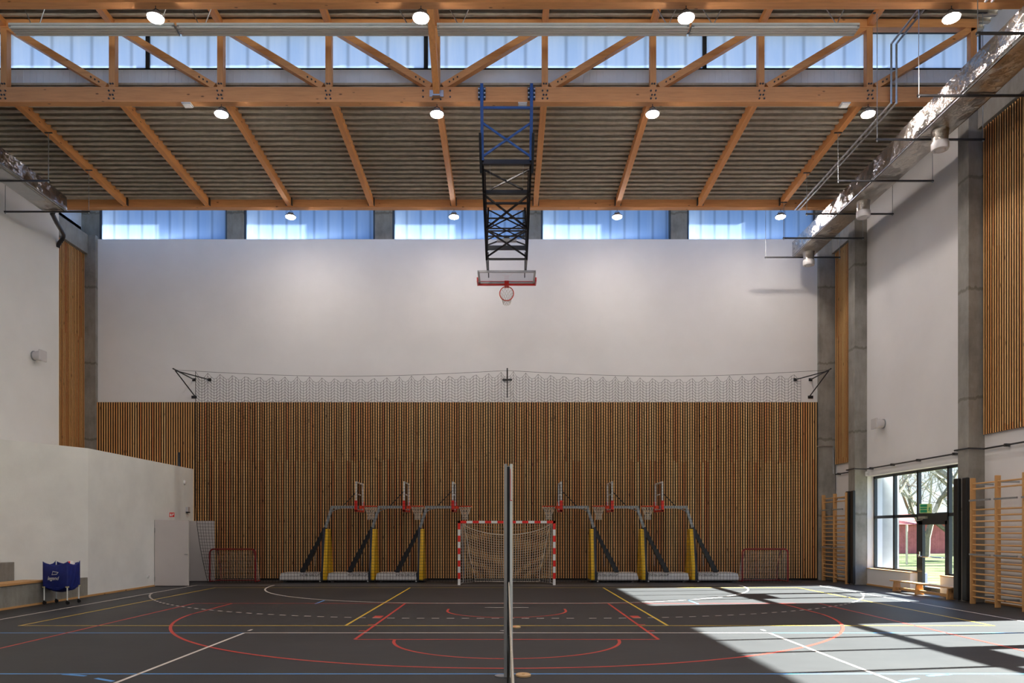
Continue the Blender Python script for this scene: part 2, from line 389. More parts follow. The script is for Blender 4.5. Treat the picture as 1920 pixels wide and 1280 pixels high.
def text_mesh(name, body, size, mat, parent, M, shear=0.0, extrude=0.002, width=None, label=None):
    cu = bpy.data.curves.new(name, 'FONT'); cu.body = body; cu.size = size; cu.shear = shear; cu.extrude = extrude
    cu.align_x = 'CENTER'; cu.align_y = 'CENTER'; cu.offset = 0.006 * size
    t = bpy.data.objects.new(name, cu); COL.objects.link(t)
    bpy.context.view_layer.update()
    dg = bpy.context.evaluated_depsgraph_get()
    me = bpy.data.meshes.new_from_object(t.evaluated_get(dg)); bpy.data.objects.remove(t); bpy.data.curves.remove(cu)
    if width:
        xs = [v.co.x for v in me.vertices]; k = width / (max(xs) - min(xs))
        for v in me.vertices: v.co.x *= k
    me.transform(M); me.materials.clear(); me.materials.append(MT[mat])
    o = bpy.data.objects.new(name, me); COL.objects.link(o); o.parent = parent
    return o
ORD = ['first', 'second', 'third', 'fourth', 'fifth', 'sixth', 'seventh', 'eighth', 'ninth', 'tenth', 'eleventh']

# ================================================================ SETTING
YB = 26.30                                   # face of the slats on the end wall
XL, XR = -15.05, 11.70
GX = -1.71; GS = 2.645                       # roof grid
def gx(i): return GX + GS * i
YN = -18.6
flo = MB().box(-15.6, 12.25, YN, 27.0, -0.2, 0.0).make('floor', 'floor'); struct(flo, 'dark grey sports floor crossed by coloured court lines', 'floor')

# ---- painted court lines, parts of the floor
class Lines(MB):
    def __init__(s, z): super().__init__(); s.z = z
    def seg(s, x0, y0, x1, y1, w=0.05):
        p, q = Vector((x0, y0)), Vector((x1, y1)); d = (q - p).normalized(); n = Vector((-d.y, d.x)) * w / 2
        s.quad((p.x - n.x, p.y - n.y, s.z), (q.x - n.x, q.y - n.y, s.z), (q.x + n.x, q.y + n.y, s.z), (p.x + n.x, p.y + n.y, s.z)); return s
    def arc(s, cx, cy_, r, a0, a1, w=0.05, n=48):
        for i in range(n):
            t0, t1 = R(a0 + (a1 - a0) * i / n), R(a0 + (a1 - a0) * (i + 1) / n); ri, ro = r - w / 2, r + w / 2
            s.quad((cx + ri * math.cos(t0), cy_ + ri * math.sin(t0), s.z), (cx + ro * math.cos(t0), cy_ + ro * math.sin(t0), s.z),
                   (cx + ro * math.cos(t1), cy_ + ro * math.sin(t1), s.z), (cx + ri * math.cos(t1), cy_ + ri * math.sin(t1), s.z))
        return s
def paint(name, col, rough=0.45): return plain(name, col, rough, 0, 0.06, 6)
P_white, P_yel = paint('paint_white', (0.80, 0.73, 0.68)), paint('paint_yellow', (0.74, 0.50, 0.04))
P_red, P_blue = paint('paint_red', (0.58, 0.040, 0.026)), paint('paint_blue', (0.09, 0.34, 0.78))
GLY = 23.9
L = Lines(0.0012)
L.seg(-10.0, 9.05, 10.0, 9.05).seg(-10.0, 12.69, 10.0, 12.69)
for sx in (-1, 1):
    L.seg(sx * 4.6, 17.75, sx * 4.6, 18.65)
    L.seg(sx * 5.42, 9.03, sx * 5.08, 8.92, 0.06).seg(sx * 4.88, 8.78, sx * 4.58, 8.60, 0.06)
L.make('blue_court_marking', P_blue, flo)
L = Lines(0.0018)
L.seg(-9.03, 13.67, 9.03, 13.67).seg(-9.03, 22.85, 9.03, 22.85).seg(0, 13.67, 0, 22.85)
for sx in (-1, 1): L.seg(sx * 9.0, 13.67, sx * 9.0, 22.85).seg(sx * 2.98, 13.67, sx * 2.98, 22.85)
L.make('yellow_court_marking', P_yel, flo)
L = Lines(0.0024)
L.seg(-7.55, 17.87, 7.55, 17.87).seg(-2.45, 11.92, 2.45, 11.92)
for sx in (-1, 1):
    L.seg(sx * 7.55, 17.87, sx * 7.55, -10).seg(sx * 2.45, 17.87, sx * 2.45, 11.92).seg(sx * 6.63, 17.87, sx * 6.63, 15.6)
    L.seg(sx * 2.62, 15.25, sx * 2.62, 14.85, 0.18).seg(sx * 2.53, 13.85, sx * 2.53, 13.78, 0.12).seg(sx * 2.53, 12.98, sx * 2.53, 12.91, 0.12)
    L.seg(sx * 1.3, 16.25, sx * 1.3, 16.6)
ta = math.degrees(math.asin(0.62 / 6.66))
L.arc(0, 16.06, 6.65, 180 + 4, 360 - 4, 0.055, 96)
for sx in (-1, 1): L.seg(sx * 6.63, 15.65, sx * 6.634, 15.55)
L.arc(0, 11.92, 1.8, 180, 360).arc(0, 16.25, 1.3, 180, 360)
L.make('red_court_marking', P_red, flo)
L = Lines(0.0030)
L.seg(-10, GLY, 10, GLY).seg(-1.5, 17.9, 1.5, 17.9).seg(-0.5, 16.9, 0.5, 16.9)
for sx in (-1, 1):
    L.seg(sx * 10, GLY, sx * 10, -16)
    L.arc(sx * 1.5, GLY, 6, 270, 270 + sx * 90, 0.05, 40)
    L.seg(sx * 4.5, 12.69, sx * 4.5, -5.3).seg(sx * 4.52, 13.12, sx * 4.52, 12.94)
L.seg(-4.5, 12.69, 4.5, 12.69)
for i in range(10): L.seg(-1.5 + 0.3 * i, 14.8, -1.35 + 0.3 * i, 14.8)
amax = 90 - math.degrees(math.acos(8.5 / 9)) ; na = int(R(71) * 9 / 0.3)
for sx in (-1, 1):
    for i in range(na):
        a = 270 + sx * math.degrees((0.3 * i + 0.15) / 9); b = 270 + sx * math.degrees((0.3 * i + 0.30) / 9)
        L.arc(sx * 1.5, GLY - 0.1, 9, a, b, 0.05, 2)
L.make('white_court_marking', P_white, flo)

# ---- end wall
wb = MB().box(-15.6, 12.25, 26.36, 26.62, 0, 12.15).make('wall_back', 'white'); struct(wb, 'white plastered end wall above the vertical wooden slats', 'wall')
sl = MB()
x = -14.6 + 0.02
while x < 11.06: sl.box(x, x + 0.044, YB, YB + 0.045, 0.07, 6.33); x += PITCH
cl = sl.make('slat_cladding', 'slat_x'); struct(cl, 'tall band of vertical timber slats covering the lower end wall', 'cladding')
CL_ = cl
MB().box(-14.6, 11.08, YB + 0.045, YB + 0.06, 0.0, 6.34).make('felt_backing', 'felt', cl)
wf = MB().box(-15.6, 12.25, YN - 0.25, YN, 0, 12.3).make('wall_front', 'white'); struct(wf, 'white end wall behind the camera', 'wall')

# ---- left side
wl = MB()
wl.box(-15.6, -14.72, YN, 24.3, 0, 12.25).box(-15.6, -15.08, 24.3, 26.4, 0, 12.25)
struct(wl.make('wall_left', 'white_lit'), 'white upper side wall beyond the low partition', 'wall')
def wood_faces(o, axis):                          # front faces timber, side faces coloured dark as gap shadow
    o.data.materials.append(MT['gap_shade'])
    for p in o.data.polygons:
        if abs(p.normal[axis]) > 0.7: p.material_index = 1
def side_slats(name, xf, sgn, y0, y1, z0, z1, label):
    m = MB(); k = math.ceil(y0 / PITCH)
    while k * PITCH + 0.06 < y1:
        y = k * PITCH + 0.02; m.box(min(xf, xf + sgn * 0.045), max(xf, xf + sgn * 0.045), y, y + 0.046, z0, z1); k += 1
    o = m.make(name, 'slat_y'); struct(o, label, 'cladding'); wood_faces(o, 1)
    MB().box(min(xf + sgn * .045, xf + sgn * .06), max(xf + sgn * .045, xf + sgn * .06), y0, y1, z0, z1).make('felt_backing', 'felt', o)
side_slats('slat_cladding', -14.98, -1, 24.32, 26.30, 3.9, 11.57, 'narrow strip of wooden slats beside the white wall above the low partition')
side_slats('slat_cladding', 11.62, 1, 24.47, 26.2, 4.1, 11.57, 'narrow strip of wooden slats between the two far concrete columns')
side_slats('slat_cladding', 11.62, 1, 12.4, 18.06, 4.1, 11.57, 'wide wooden slat panel above the wall bars on the window side')

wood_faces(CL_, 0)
# partition (low block with a kink)
pk = [(-11.14, 23.38), (-11.14, 19.67), (-12.13, 17.7), (-14.72, 12.55)]
pw = MB()
def wall_seg(m, a, b, z0, z1, t=0.2):
    a, b = Vector(a), Vector(b); d = (b - a).normalized(); n = Vector((d.y, -d.x)) * -1
    if n.x > 0: n = -n
    pa = [(a.x, a.y, z0), (b.x, b.y, z0), (b.x + n.x * t, b.y + n.y * t, z0), (a.x + n.x * t, a.y + n.y * t, z0)]
    m.prism(pa, (0, 0, z1 - z0))
for a, b in zip(pk[:-1], pk[1:]): wall_seg(pw, a, b, 0, 3.95)
wall_seg(pw, (-11.14, 25.72), (-11.14, YB), 0, 3.95); wall_seg(pw, (-11.14, 23.38), (-11.14, 25.72), 2.1, 3.95)
pw.prism([(-11.16, YB, 3.90), (-11.16, 19.68, 3.90), (-12.15, 17.72, 3.90), (-14.7, 12.6, 3.90), (-15.05, 24.0, 3.90), (-15.05, YB, 3.90)], (0, 0, 0.045))
pwo = pw.make('wall_left', 'offwhite'); struct(pwo, 'low off-white partition with a kink and a double door', 'wall')
tr = MB().box(-11.14, -11.125, 19.6, 23.38, 0.0, 0.05).box(-11.145, -11.12, 5, 19.6, 0, 0.045)
struct(tr.make('baseboard_left', 'pine_y'), 'thin wooden skirting along the concrete step and low partition', 'baseboard')

# double door, both leaves swung open into the hall
d1 = thing('door_1', 'white double door with both leaves swung open', 'door', (-11.14, 24.5, 0), kind='structure')
for (hy, ey, ex) in ((23.42, 23.38, 1.08), (25.69, 25.66, 1.0)):
    lf = MB().box(0.01, ex, hy - 24.5 - 0.05, hy - 24.5, 0.02, 2.1).make('door_leaf', 'door', d1, bevel=0.004)
    MB().box(ex - 0.12, ex - 0.02, hy - 24.5 - 0.075, hy - 24.5 - 0.05, 1.0, 1.03).make('door_handle', 'alu', lf)
    MB().box(-0.005, 0.03, hy - 24.5 - 0.06, hy - 24.5 - 0.045, 0.15, 0.3).box(-0.005, 0.03, hy - 24.5 - 0.06, hy - 24.5 - 0.045, 1.7, 1.85).split('hinge', 'alu', lf)
MB().box(-0.2, 0.006, -1.12, -1.07, 0, 2.1).box(-0.2, 0.006, 1.17, 1.22, 0, 2.1).split('door_frame', 'anthracite', d1)

# concrete tiers
t1 = MB().prism([(-11.14, 19.66, 0), (-11.14, 4, 0), (-14.7, 4, 0), (-14.7, 12.6, 0), (-12.13, 17.72, 0)], (0, 0, 0.52)).make('concrete_step', 'concrete_b', bevel=0.008)
tag(t1, 'low concrete step running along the foot of the partition', 'step', kind='thing')
t2 = MB().prism([(-11.92, 17.9, 0.52), (-11.92, 4, 0.52), (-14.7, 4, 0.52), (-14.7, 12.5, 0.52), (-12.05, 17.8, 0.52)], (0, 0, 0.48)).make('concrete_step', 'concrete', bevel=0.008)
tag(t2, 'upper brownish concrete block stacked on the long low step', 'step', kind='thing')
sb = MB()
for k in range(4): sb.box(-11.24 - 0.145 * k, -11.11 - 0.145 * k - 0.005, 5, 17.84, 0.525, 0.575)
tag(sb.make('seat_boards', 'pine_y'), 'orange wooden seat boards on top of the concrete step', 'bench seat')

# ---- right side wall with window openings
DOOR_A = (19.95, 21.43)
def bay(m, y0, y1, door):                     # parapet below a window bay, doors reach the floor
    segs = []
    if door[0] > y0: segs.append((y0, door[0]))
    if door[1] < y1: segs.append((door[1], y1))
    for a, b in segs: m.box(XR, XR + 0.5, a, b, 0, 0.53)
    m.box(XR, XR + 0.5, y0, y1, 3.52, 3.95)
BAYS = [(18.6, 24.0, DOOR_A, [22.75, 21.43, 19.95]), (8.6, 14.85, (10.45, 11.95), [13.2, 11.95, 10.45]), (-2.5, 6.6, (0.0, 1.5), [5.1, 3.2, 1.5, 0.0]), (-17.5, -4.0, (-9.0, -7.5), [-15, -12.5, -10.7, -9.0, -7.5, -5.8])]  # bays behind the camera are unseen, added so sun bounces up off the floor
wr = MB().box(XR, XR + 0.5, YN, 26.4, 3.95, 11.58).box(XR, XR + 0.5, 18.3, 24.3, 11.58, 12.25)
for a, b in ((24.0, 26.4), (14.85, 18.6), (6.6, 8.6), (-4.0, -2.5), (YN, -17.5)): wr.box(XR, XR + 0.5, a, b, 0, 3.95)
for y0, y1, dr, ml in BAYS: bay(wr, y0, y1, dr)
struct(wr.make('wall_right', 'white'), 'white side wall with the tall glazed window bays', 'wall')
bb = MB()
for a, b in ((24.45, 26.2), (21.45, 24.0), (18.55, 19.93), (14.9, 18.05)): bb.box(XR - 0.015, XR, a, b, 0, 0.05)
struct(bb.make('baseboard_right', 'pine_y'), 'thin wooden skirting at the foot of the window wall', 'baseboard')

XW = 11.95
for n_, (y0, y1, dr, ml) in enumerate(BAYS):
    w = thing('window_%d' % (n_ + 1), ['tall dark-framed window wall between the two columns, showing trees outside', 'tall dark-framed window wall nearer the camera', 'unseen dark-framed window wall behind the camera, added for bounced sunlight', 'unseen long window wall at the far end behind the camera, added for bounced sunlight'][n_], 'window', (XW, y0, 0), kind='structure')
    f = MB(); Ln = y1 - y0
    zb = 0.56
    for y in [y0 + 0.03, y1 - 0.03] + ml: f.box(-0.04, 0.05, y - y0 - 0.045, y - y0 + 0.045, 0.0 if y in dr else zb, 3.5)
    f.box(-0.04, 0.05, 0, Ln, 3.44, 3.52)
    f.box(-0.04, 0.05, 0, dr[0] - y0, 2.15, 2.24).box(-0.04, 0.05, dr[1] - y0, Ln, 2.15, 2.24)
    f.box(-0.04, 0.05, 0, dr[0] - y0, 0.53, 0.60).box(-0.04, 0.05, dr[1] - y0, Ln, 0.53, 0.60)
    f.box(-0.05, 0.06, dr[0] - y0, dr[1] - y0, 2.03, 2.26)
    f.make('frame', 'anthracite', w)
    MB().quad((0, 0, 2.2), (0, Ln, 2.2), (0, Ln, 3.47), (0, 0, 3.47)).quad((0, 0, .56), (0, dr[0] - y0, .56), (0, dr[0] - y0, 2.2), (0, 0, 2.2)).quad((0, dr[1] - y0, .56), (0, Ln, .56), (0, Ln, 2.2), (0, dr[1] - y0, 2.2)).make('pane', 'glass', w)
    MB().box(XR - XW - 0.02, -0.03, dr[1] - y0, Ln, 0.53, 0.555).box(XR - XW - 0.02, -0.03, 0, dr[0] - y0, 0.53, 0.555).split('sill', 'pine_y', w)
    d = thing('door_%d' % (n_ + 2), ['glazed dark-framed door with a push bar beside the bench', 'glazed door in the nearer window wall', 'unseen glazed door in the added window wall behind the camera', 'unseen glazed door in the added window wall at the far end'][n_], 'door', (XW, dr[0], 0), kind='structure')
    dl = dr[1] - dr[0]
    MB().box(-0.045, 0.035, 0.04, 0.13, 0.02, 2.03).box(-0.045, 0.035, dl - 0.26, dl - 0.04, 0.02, 2.03).box(-0.045, 0.035, 0.04, dl - 0.04, 0.02, 0.16).box(-0.045, 0.035, 0.04, dl - 0.04, 1.93, 2.03).make('door_frame', 'anthracite', d)
    MB().quad((0, 0.1, 0.1), (0, dl - 0.2, 0.1), (0, dl - 0.2, 1.97), (0, 0.1, 1.97)).make('pane', 'glass', d)
    if n_ == 0:
        MB().tube([(-0.05, dl - 0.16, 1.06), (-0.13, dl - 0.16, 1.06), (-0.13, dl - 0.2, 1.02), (-0.13, 0.14, 1.02), (-0.05, 0.1, 1.02)], 0.016, 8).box(-0.1, -0.045, dl - 0.2, dl - 0.12, 1.0, 1.16).make('push_bar', 'chrome', d, smooth=True)
        MB().box(-0.11, -0.05, 0.95, 1.32, 2.10, 2.17).beam((-0.1, 1.1, 2.08), (-0.1, 1.5, 2.04), 0.02, 0.02).make('door_closer', 'alu', d)

# outside reveal fins by the windows
struct(MB().box(12.2, 12.75, 24.02, 24.3, 0, 4.1).make('trim_1', 'outwhite'), 'white outside pilaster seen through the first window pane', 'pilaster')

# ---- concrete columns and side beams
def column(x0, x1, y0, y1, z1, label):
    struct(MB().box(x0, x1, y0, y1, 0, z1).make('concrete_column', 'concrete', bevel=0.012), label, 'column')
column(11.30, 11.72, 24.0, 24.45, 12.25, 'tall grey concrete column on the far side of the window wall')
column(11.30, 11.72, 18.09, 18.52, 12.25, 'tall stained concrete column between the window wall and the wall bars')
column(11.08, 11.66, 26.22, 26.40, 12.25, 'concrete corner column at the window-side end of the slats')
column(-15.0, -14.58, 26.22, 26.40, 12.25, 'concrete corner column above the low partition beside the end wall')
struct(MB().box(11.52, 12.2, 24.46, 26.3, 11.57, 12.25).box(11.52, 12.2, YN, 18.08, 11.57, 12.25).make('concrete_beam', 'concrete', bevel=0.01), 'long concrete ring beam on top of the window-side wall', 'beam')
struct(MB().box(-15.6, -14.85, 24.3, 26.3, 11.57, 12.25).make('concrete_beam', 'concrete', bevel=0.01), 'long concrete ring beam on top of the wall opposite the windows', 'beam')

# ---- ceilings (sprayed corrugated decks)
def deck(name, y0, z0, y1, z1, label, period=0.25, amp=0.085, thick=0.24):
    m = MB(); n = int(round((y1 - y0) / period)); pts = []
    T_ = ((0.14, 0.17), (0.16, 0.10), (0.06, 0.035), (0.0, 0.014), (0.06, 0.0), (0.24, -0.004), (0.42, 0.0), (0.48, 0.014), (0.42, 0.035), (0.32, 0.10), (0.34, 0.17))
    for k in range(n):
        for t, h in T_:
            y = y0 + (k + t) * (y1 - y0) / n; pts.append((y, z0 + (z1 - z0) * (y - y0) / (y1 - y0) + h))
    pts.append((y1, z1))
    x0, x1 = -15.5, 12.15; nx = 130; rn = random.Random(4); J = {}
    def dp(u, v):
        q = pts[int(round(v * (len(pts) - 1)))]
        return (x0 + (x1 - x0) * u, q[0] + rn.uniform(-.006, .006), q[1] + rn.uniform(-.006, .006))
    m.grid(dp, nx, len(pts) - 1)
    m.box(x0, x1, y0, y1, max(z0, z1) + amp * 2 + 0.02, max(z0, z1) + thick)
    o = m.make(name, 'deck', smooth=True, recalc=False); struct(o, label, 'ceiling'); return o
deck('ceiling', 18.30, 12.60, 23.83, 12.43, 'dark sprayed corrugated roof deck over the far bay')
deck('ceiling', 14.3, 14.22, 18.85, 14.22, 'raised strip of corrugated roof deck above the skylight truss')
struct(MB().box(-15.6, 12.25, YN, 14.62, 12.55, 12.8).make('ceiling', 'deck'), 'dark roof deck over the near half of the hall', 'ceiling')
struct(MB().box(-15.6, 12.25, 23.6, 27.1, 14.3, 14.5).make('ceiling', 'deck'), 'roof strip above the far clerestory', 'ceiling')
# upstands and gables that close the raised strips
up = MB()
for yy in (18.50, 23.5): up.box(-15.5, 12.15, yy, yy + 0.04, 12.5, 13.30)
xk = -15.4
while xk < 12.1: up.box(xk, xk + 0.012, 18.488, 18.5, 12.62, 13.28); xk += 0.165
struct(up.make('wall_upstand', 'metalwall'), 'pale grey ribbed upstand below the skylight glazing', 'wall')
ga = MB()
for x0, x1 in ((-15.6, -15.2), (11.85, 12.25)): ga.box(x0, x1, 14.2, 18.9, 12.2, 14.3).box(x0, x1, 23.4, 27.0, 12.2, 14.4).box(x0, x1, YN, 26.4, 12.2, 12.6)
ga.box(-15.6, 12.25, 14.4, 14.44, 12.6, 13.2)
struct(ga.make('wall_gable', 'metalwall'), 'grey end panels closing the raised roof strips', 'wall')

# ---- translucent clerestory glazing: every field its own window
wid = [5]
def poly_window(x0, x1, y, z0, z1, label, fr=0.05, clear=False):
    w = thing('window_%d' % wid[0], label, 'window', (x0, y, z0), kind='structure'); wid[0] += 1
    a, b = x1 - x0, z1 - z0
    MB().quad((0, 0, 0), (a, 0, 0), (a, 0, b), (0, 0, b)).make('pane', 'glass' if clear else 'poly', w, loc=(0, 0.02, 0))
    if not clear: MB().quad((0, 0, 0), (a, 0, 0), (a, 0, b), (0, 0, b)).make('sun_dimming_sheet', 'skin', w, loc=(0, 0.055 if y > 15 else -0.015, 0))  # extra outer sheet, added to dim the grazing sun on the pane
    f = MB().box(0, fr, -0.02, 0.06, 0, b).box(a - fr, a, -0.02, 0.06, 0, b).box(0, a, -0.02, 0.06, -0.012, 0.02).box(0, a, -0.02, 0.06, b - 0.05, b)
    f.make('frame', 'anthracite', w)
mx = [-15.4, -8.98, -2.02, 4.95, 11.87]
for a, b, l in zip(mx[:-1], mx[1:], ['leftmost of the four', 'second from the left of the four', 'third from the left of the four', 'rightmost of the four']):
    poly_window(a, b, 18.5, 13.30, 14.24, 'long translucent skylight pane behind the timber truss, %s' % l)
poly_window(-15.4, 11.87, 14.4, 13.2, 14.24, 'clear skylight glazing above the near truss, unseen, added to let sky light in', clear=True)  # unseen, clear glass so blue sky light reaches the truss and upstand
poly_window(-15.4, 11.87, 23.5, 13.3, 14.28, 'clear glazing above the far timber beam, unseen, left clear for sky light', clear=True)  # unseen, also clear to bring sky light onto the end wall top
cols = [(-15.2, -14.55), (-9.98, -9.38), (-4.70, -4.08), (0.64, 1.22), (5.86, 6.44), (11.03, 11.9)]
names = ['nearest the low partition', 'second from the low partition', 'behind the folded basketball hoop', 'second from the window wall', 'nearest the window wall']
for (a, b), (c, d), l in zip(cols[:-1], cols[1:], names):
    poly_window(b, c, 26.44, 12.15, 14.3, 'blue translucent clerestory pane over the end wall, %s' % l, 0.07)
for k, (a, b) in enumerate(cols):
    struct(MB().box(a, b, 26.38 if 0 < k < 5 else 26.42, 26.86, 12.1, 14.35).make('concrete_pillar', 'concrete'), ['concrete pier at the partition end of the clerestory', 'concrete pier between the first two clerestory panes', 'concrete pier between the second and third clerestory panes', 'concrete pier between the third and fourth clerestory panes', 'concrete pier between the last two clerestory panes', 'concrete pier at the window end of the clerestory'][k], 'pier')
struct(MB().box(-15.6, 12.25, 26.62, 26.86, 11.9, 12.14).make('trim_2', 'metalwall'), 'ledge outside the clerestory', 'ledge')

# ================================================================ ROOF TIMBER
def bolts(m, pts, y, r=0.021):
    for x, z in pts: m.tube([(x, y, z), (x, y - 0.02, z)], r, 8)
def truss(y0, y1, label, bolted=True):
    t = thing('roof_truss', label, 'truss', (GX, y0, 12.217))
    ox, oz = GX, 12.217
    X0, X1 = -14.84 - ox, 11.52 - ox
    def bx(a, b, c, d, e, f_): return (a, b, c, d, e, f_)
    D = y1 - y0
    MB().box(X0, X1, 0, D, 0, 0.368).make('bottom_chord', 'beam_x', t, bevel=0.006)
    MB().box(X0, X1, 0, D, 1.823, 2.03).make('top_chord', 'beam_x', t, bevel=0.006)
    for i in range(-5, 6):
        x = GS * i
        if abs(i) == 5: x -= 0.1 * (1 if i > 0 else -1)
        po = MB().box(x - 0.075, x + 0.075, 0.015, D - 0.015, 0.368, 1.823).make('post', 'beam_z', t, bevel=0.005)
        b = MB()
        if i == 0: bolts(b, [(x + a, z) for a in (-0.33, 0.33) for z in (0.12, 0.27)] + [(x - 0.1, 0.06), (x + 0.1, 0.06)], 0)
        else: bolts(b, [(x - 0.06, 0.08), (x + 0.06, 0.08), (x - 0.035, 0.17), (x + 0.035, 0.17), (x - 0.06, 0.27), (x + 0.06, 0.27)], 0)
        bolts(b, [(x - 0.03, 0.45), (x + 0.03, 0.45)], 0.015)
        if bolted: b.split('bolt', 'dark_steel', po, smooth=True)
    for i in range(0, 5):
        for s in (-1, 1):
            xa, xb = s * GS * i + s * 0.15, s * GS * (i + 1) - s * 0.08
            di = MB().beam((xa, D / 2, 0.40), (xb, D / 2, 1.86), D - 0.03, 0.155, (0, 0, 1)).make('diagonal', 'beam_x', t, bevel=0.005)
            b = MB(); dx = xb - xa; ln = math.hypot(dx, 1.46)
            bolts(b, [(xa + dx * k + s * 0.02, 0.40 + 1.46 * k + 0.01) for k in (0.06, 0.1, 0.14)], 0.015, 0.019)
            if bolted: b.split('bolt', 'dark_steel', di, smooth=True)
    return t
truss(18.04, 18.24, 'timber lattice truss with bolted diagonals in front of the skylight')
truss(14.64, 14.84, 'timber truss at the very top, only its lower beam in view', False)
rb = MB().box(-14.85, 11.52, 23.83, 24.07, 12.185, 12.62).make('roof_beam', 'beam_x', bevel=0.006); tag(rb, 'orange timber beam above the clerestory of the end wall', 'beam', kind='thing')
for i in range(-4, 5):
    x = gx(i)
    lab = '%s orange rafter from the low-partition side, under the dark far deck' % ORD[i + 4].capitalize()
    o = MB().beam((0, 0, 0.13), (0, 5.62, -0.075), 0.15, 0.26).make('roof_rafter', 'beam_y', bevel=0.005, loc=(x, 18.23, 12.42))
    tag(o, lab, 'rafter', 'rafters under the far roof bay', 'thing')
    MB().box(-0.1, -0.075, 5.5, 5.6, -0.2, 0.05).box(0.075, 0.1, 5.5, 5.6, -0.2, 0.05).split('joist_hanger', 'dark_steel', o)
    if True:
        o = MB().box(-0.075, 0.075, 0, 3.2, 0, 0.145).make('roof_rafter', 'beam_y', bevel=0.005, loc=(x, 14.84, 14.07))
        tag(o, '%s short rafter from the low-partition side, under the raised strip above the radiant panels' % ORD[i + 4].capitalize(), 'rafter', 'rafters under the raised roof strip', 'thing')
# central brace
br = thing('timber_brace', 'slanting timber brace with steel shoe hanging in front of the truss middle', 'brace', (GX, 18.0, 12.43))
MB().beam((0, 0.02, -0.02), (0, -2.05, 1.45), 0.15, 0.16).make('brace_beam', 'beam_y', br, bevel=0.005)
MB().box(-0.17, -0.075, 0.01, 0.035, -0.1, 0.06).box(0.075, 0.17, 0.01, 0.035, -0.1, 0.06).box(-0.09, 0.09, -0.1, 0.035, -0.13, -0.1).make('steel_shoe', 'galv', br)

# ---- radiant ceiling panels
segs = [(-11.56, -7.72, 'leftmost'), (-7.66, -1.80, 'left of the brace'), (-1.62, 4.24, 'right of the brace'), (4.30, 8.19, 'rightmost')]
for a, b, l in segs:
    p = thing('radiant_panel', 'long grey ribbed radiant ceiling panel before the skylight, %s' % (l if 'most' not in l else l + ' of the row'), 'heating panel', ((a + b) / 2, 17.31, 13.47), group='radiant panels along the truss')
    h = (b - a) / 2; m = MB()
    m.box(-h, h, -0.17, 0.17, 0.012, 0.06)
    for k in range(4): m.tube([(-h, -0.126 + k * 0.084, -0.012), (h, -0.126 + k * 0.084, -0.012)], 0.034, 10)
    m.make('ribbed_plate', 'panel', p, smooth=True)
    MB().box(-h, -h + 0.05, -0.17, 0.17, -0.028, 0.0).box(h - 0.05, h, -0.17, 0.17, -0.028, 0.0).split('end_clip', 'galv', p)
    w = MB()
    for xx in (-h + 0.5, h - 0.5):
        for s in (-1, 1): w.tube([(xx, s * 0.1, 0.05), (xx + s * 0.28, 0, 0.62)], 0.012, 6)
    w.split('hanger_wire', 'galv', p)

# ---- high-bay lamps
def lamp_proto():
    t = thing('high_bay_lamp', '', 'lamp', (0, 0, 0), group='round high-bay lamps')
    MB().lathe((0, 0, 0), [(0.165, -0.005), (0.172, 0.0), (0.165, 0.03), (0.10, 0.05), (0.09, 0.10), (0.05, 0.12)], 28).make('housing', 'lamp_shell', t, smooth=True)
    MB().lathe((0, 0, 0), [(0.15, -0.004), (0.15, -0.028), (0.125, -0.044), (0.07, -0.05)], 28).make('lens', 'glow', t)
    MB().tube([(-0.1, 0, 0.05), (-0.06, 0, 0.15), (0, 0, 0.18), (0.06, 0, 0.15), (0.1, 0, 0.05)], 0.009, 6).tube([(0, 0, 0.18), (0, 0, 0.24)], 0.008, 6).make('hanger', 'dark_steel', t)
    return t
lp = lamp_proto(); first = True
rows = [(23.95, 11.93, 'hanging low below the far timber beam'), (18.14, 11.98, 'under the truss with the diagonals'), (14.74, 11.98, 'at the top edge under the nearest truss')] + [(yy, 11.98, None) for yy in (9.6, 4.4, -0.8, -6.5, -12.5)]  # near rows are unseen lamps, added for ambient fill
for (yy, zz, rl) in rows:
    for k, px in enumerate(['leftmost', 'second from the left', 'third from the left', 'rightmost']):
        x = gx(-2 + 2 * k)
        lab = 'glowing lamp %s, %s of four' % (rl, px) if rl else 'unseen round lamp over the near half of the hall, added for fill light'
        if first: lp.location = (x, yy, zz); lp['label'] = lab; first = False
        else: dup(lp, (x, yy, zz), lab)

for x, l in ((-7.83, 'left of the folded hoop'), (0.39, 'between the legs of the folded hoop'), (8.29, 'beside the conduits by the foil duct')):
    e = thing('emergency_light', 'small white emergency light under the truss beam, %s' % l, 'light', (x, 18.14, 12.19), group='emergency lights under the truss')
    MB().box(-0.11, 0.11, -0.1, 0.1, 0, 0.027).make('housing', 'plastic', e); MB().box(-0.095, 0.095, -0.085, 0.085, -0.025, 0).make('diffuser', 'signal_white', e, bevel=0.01)

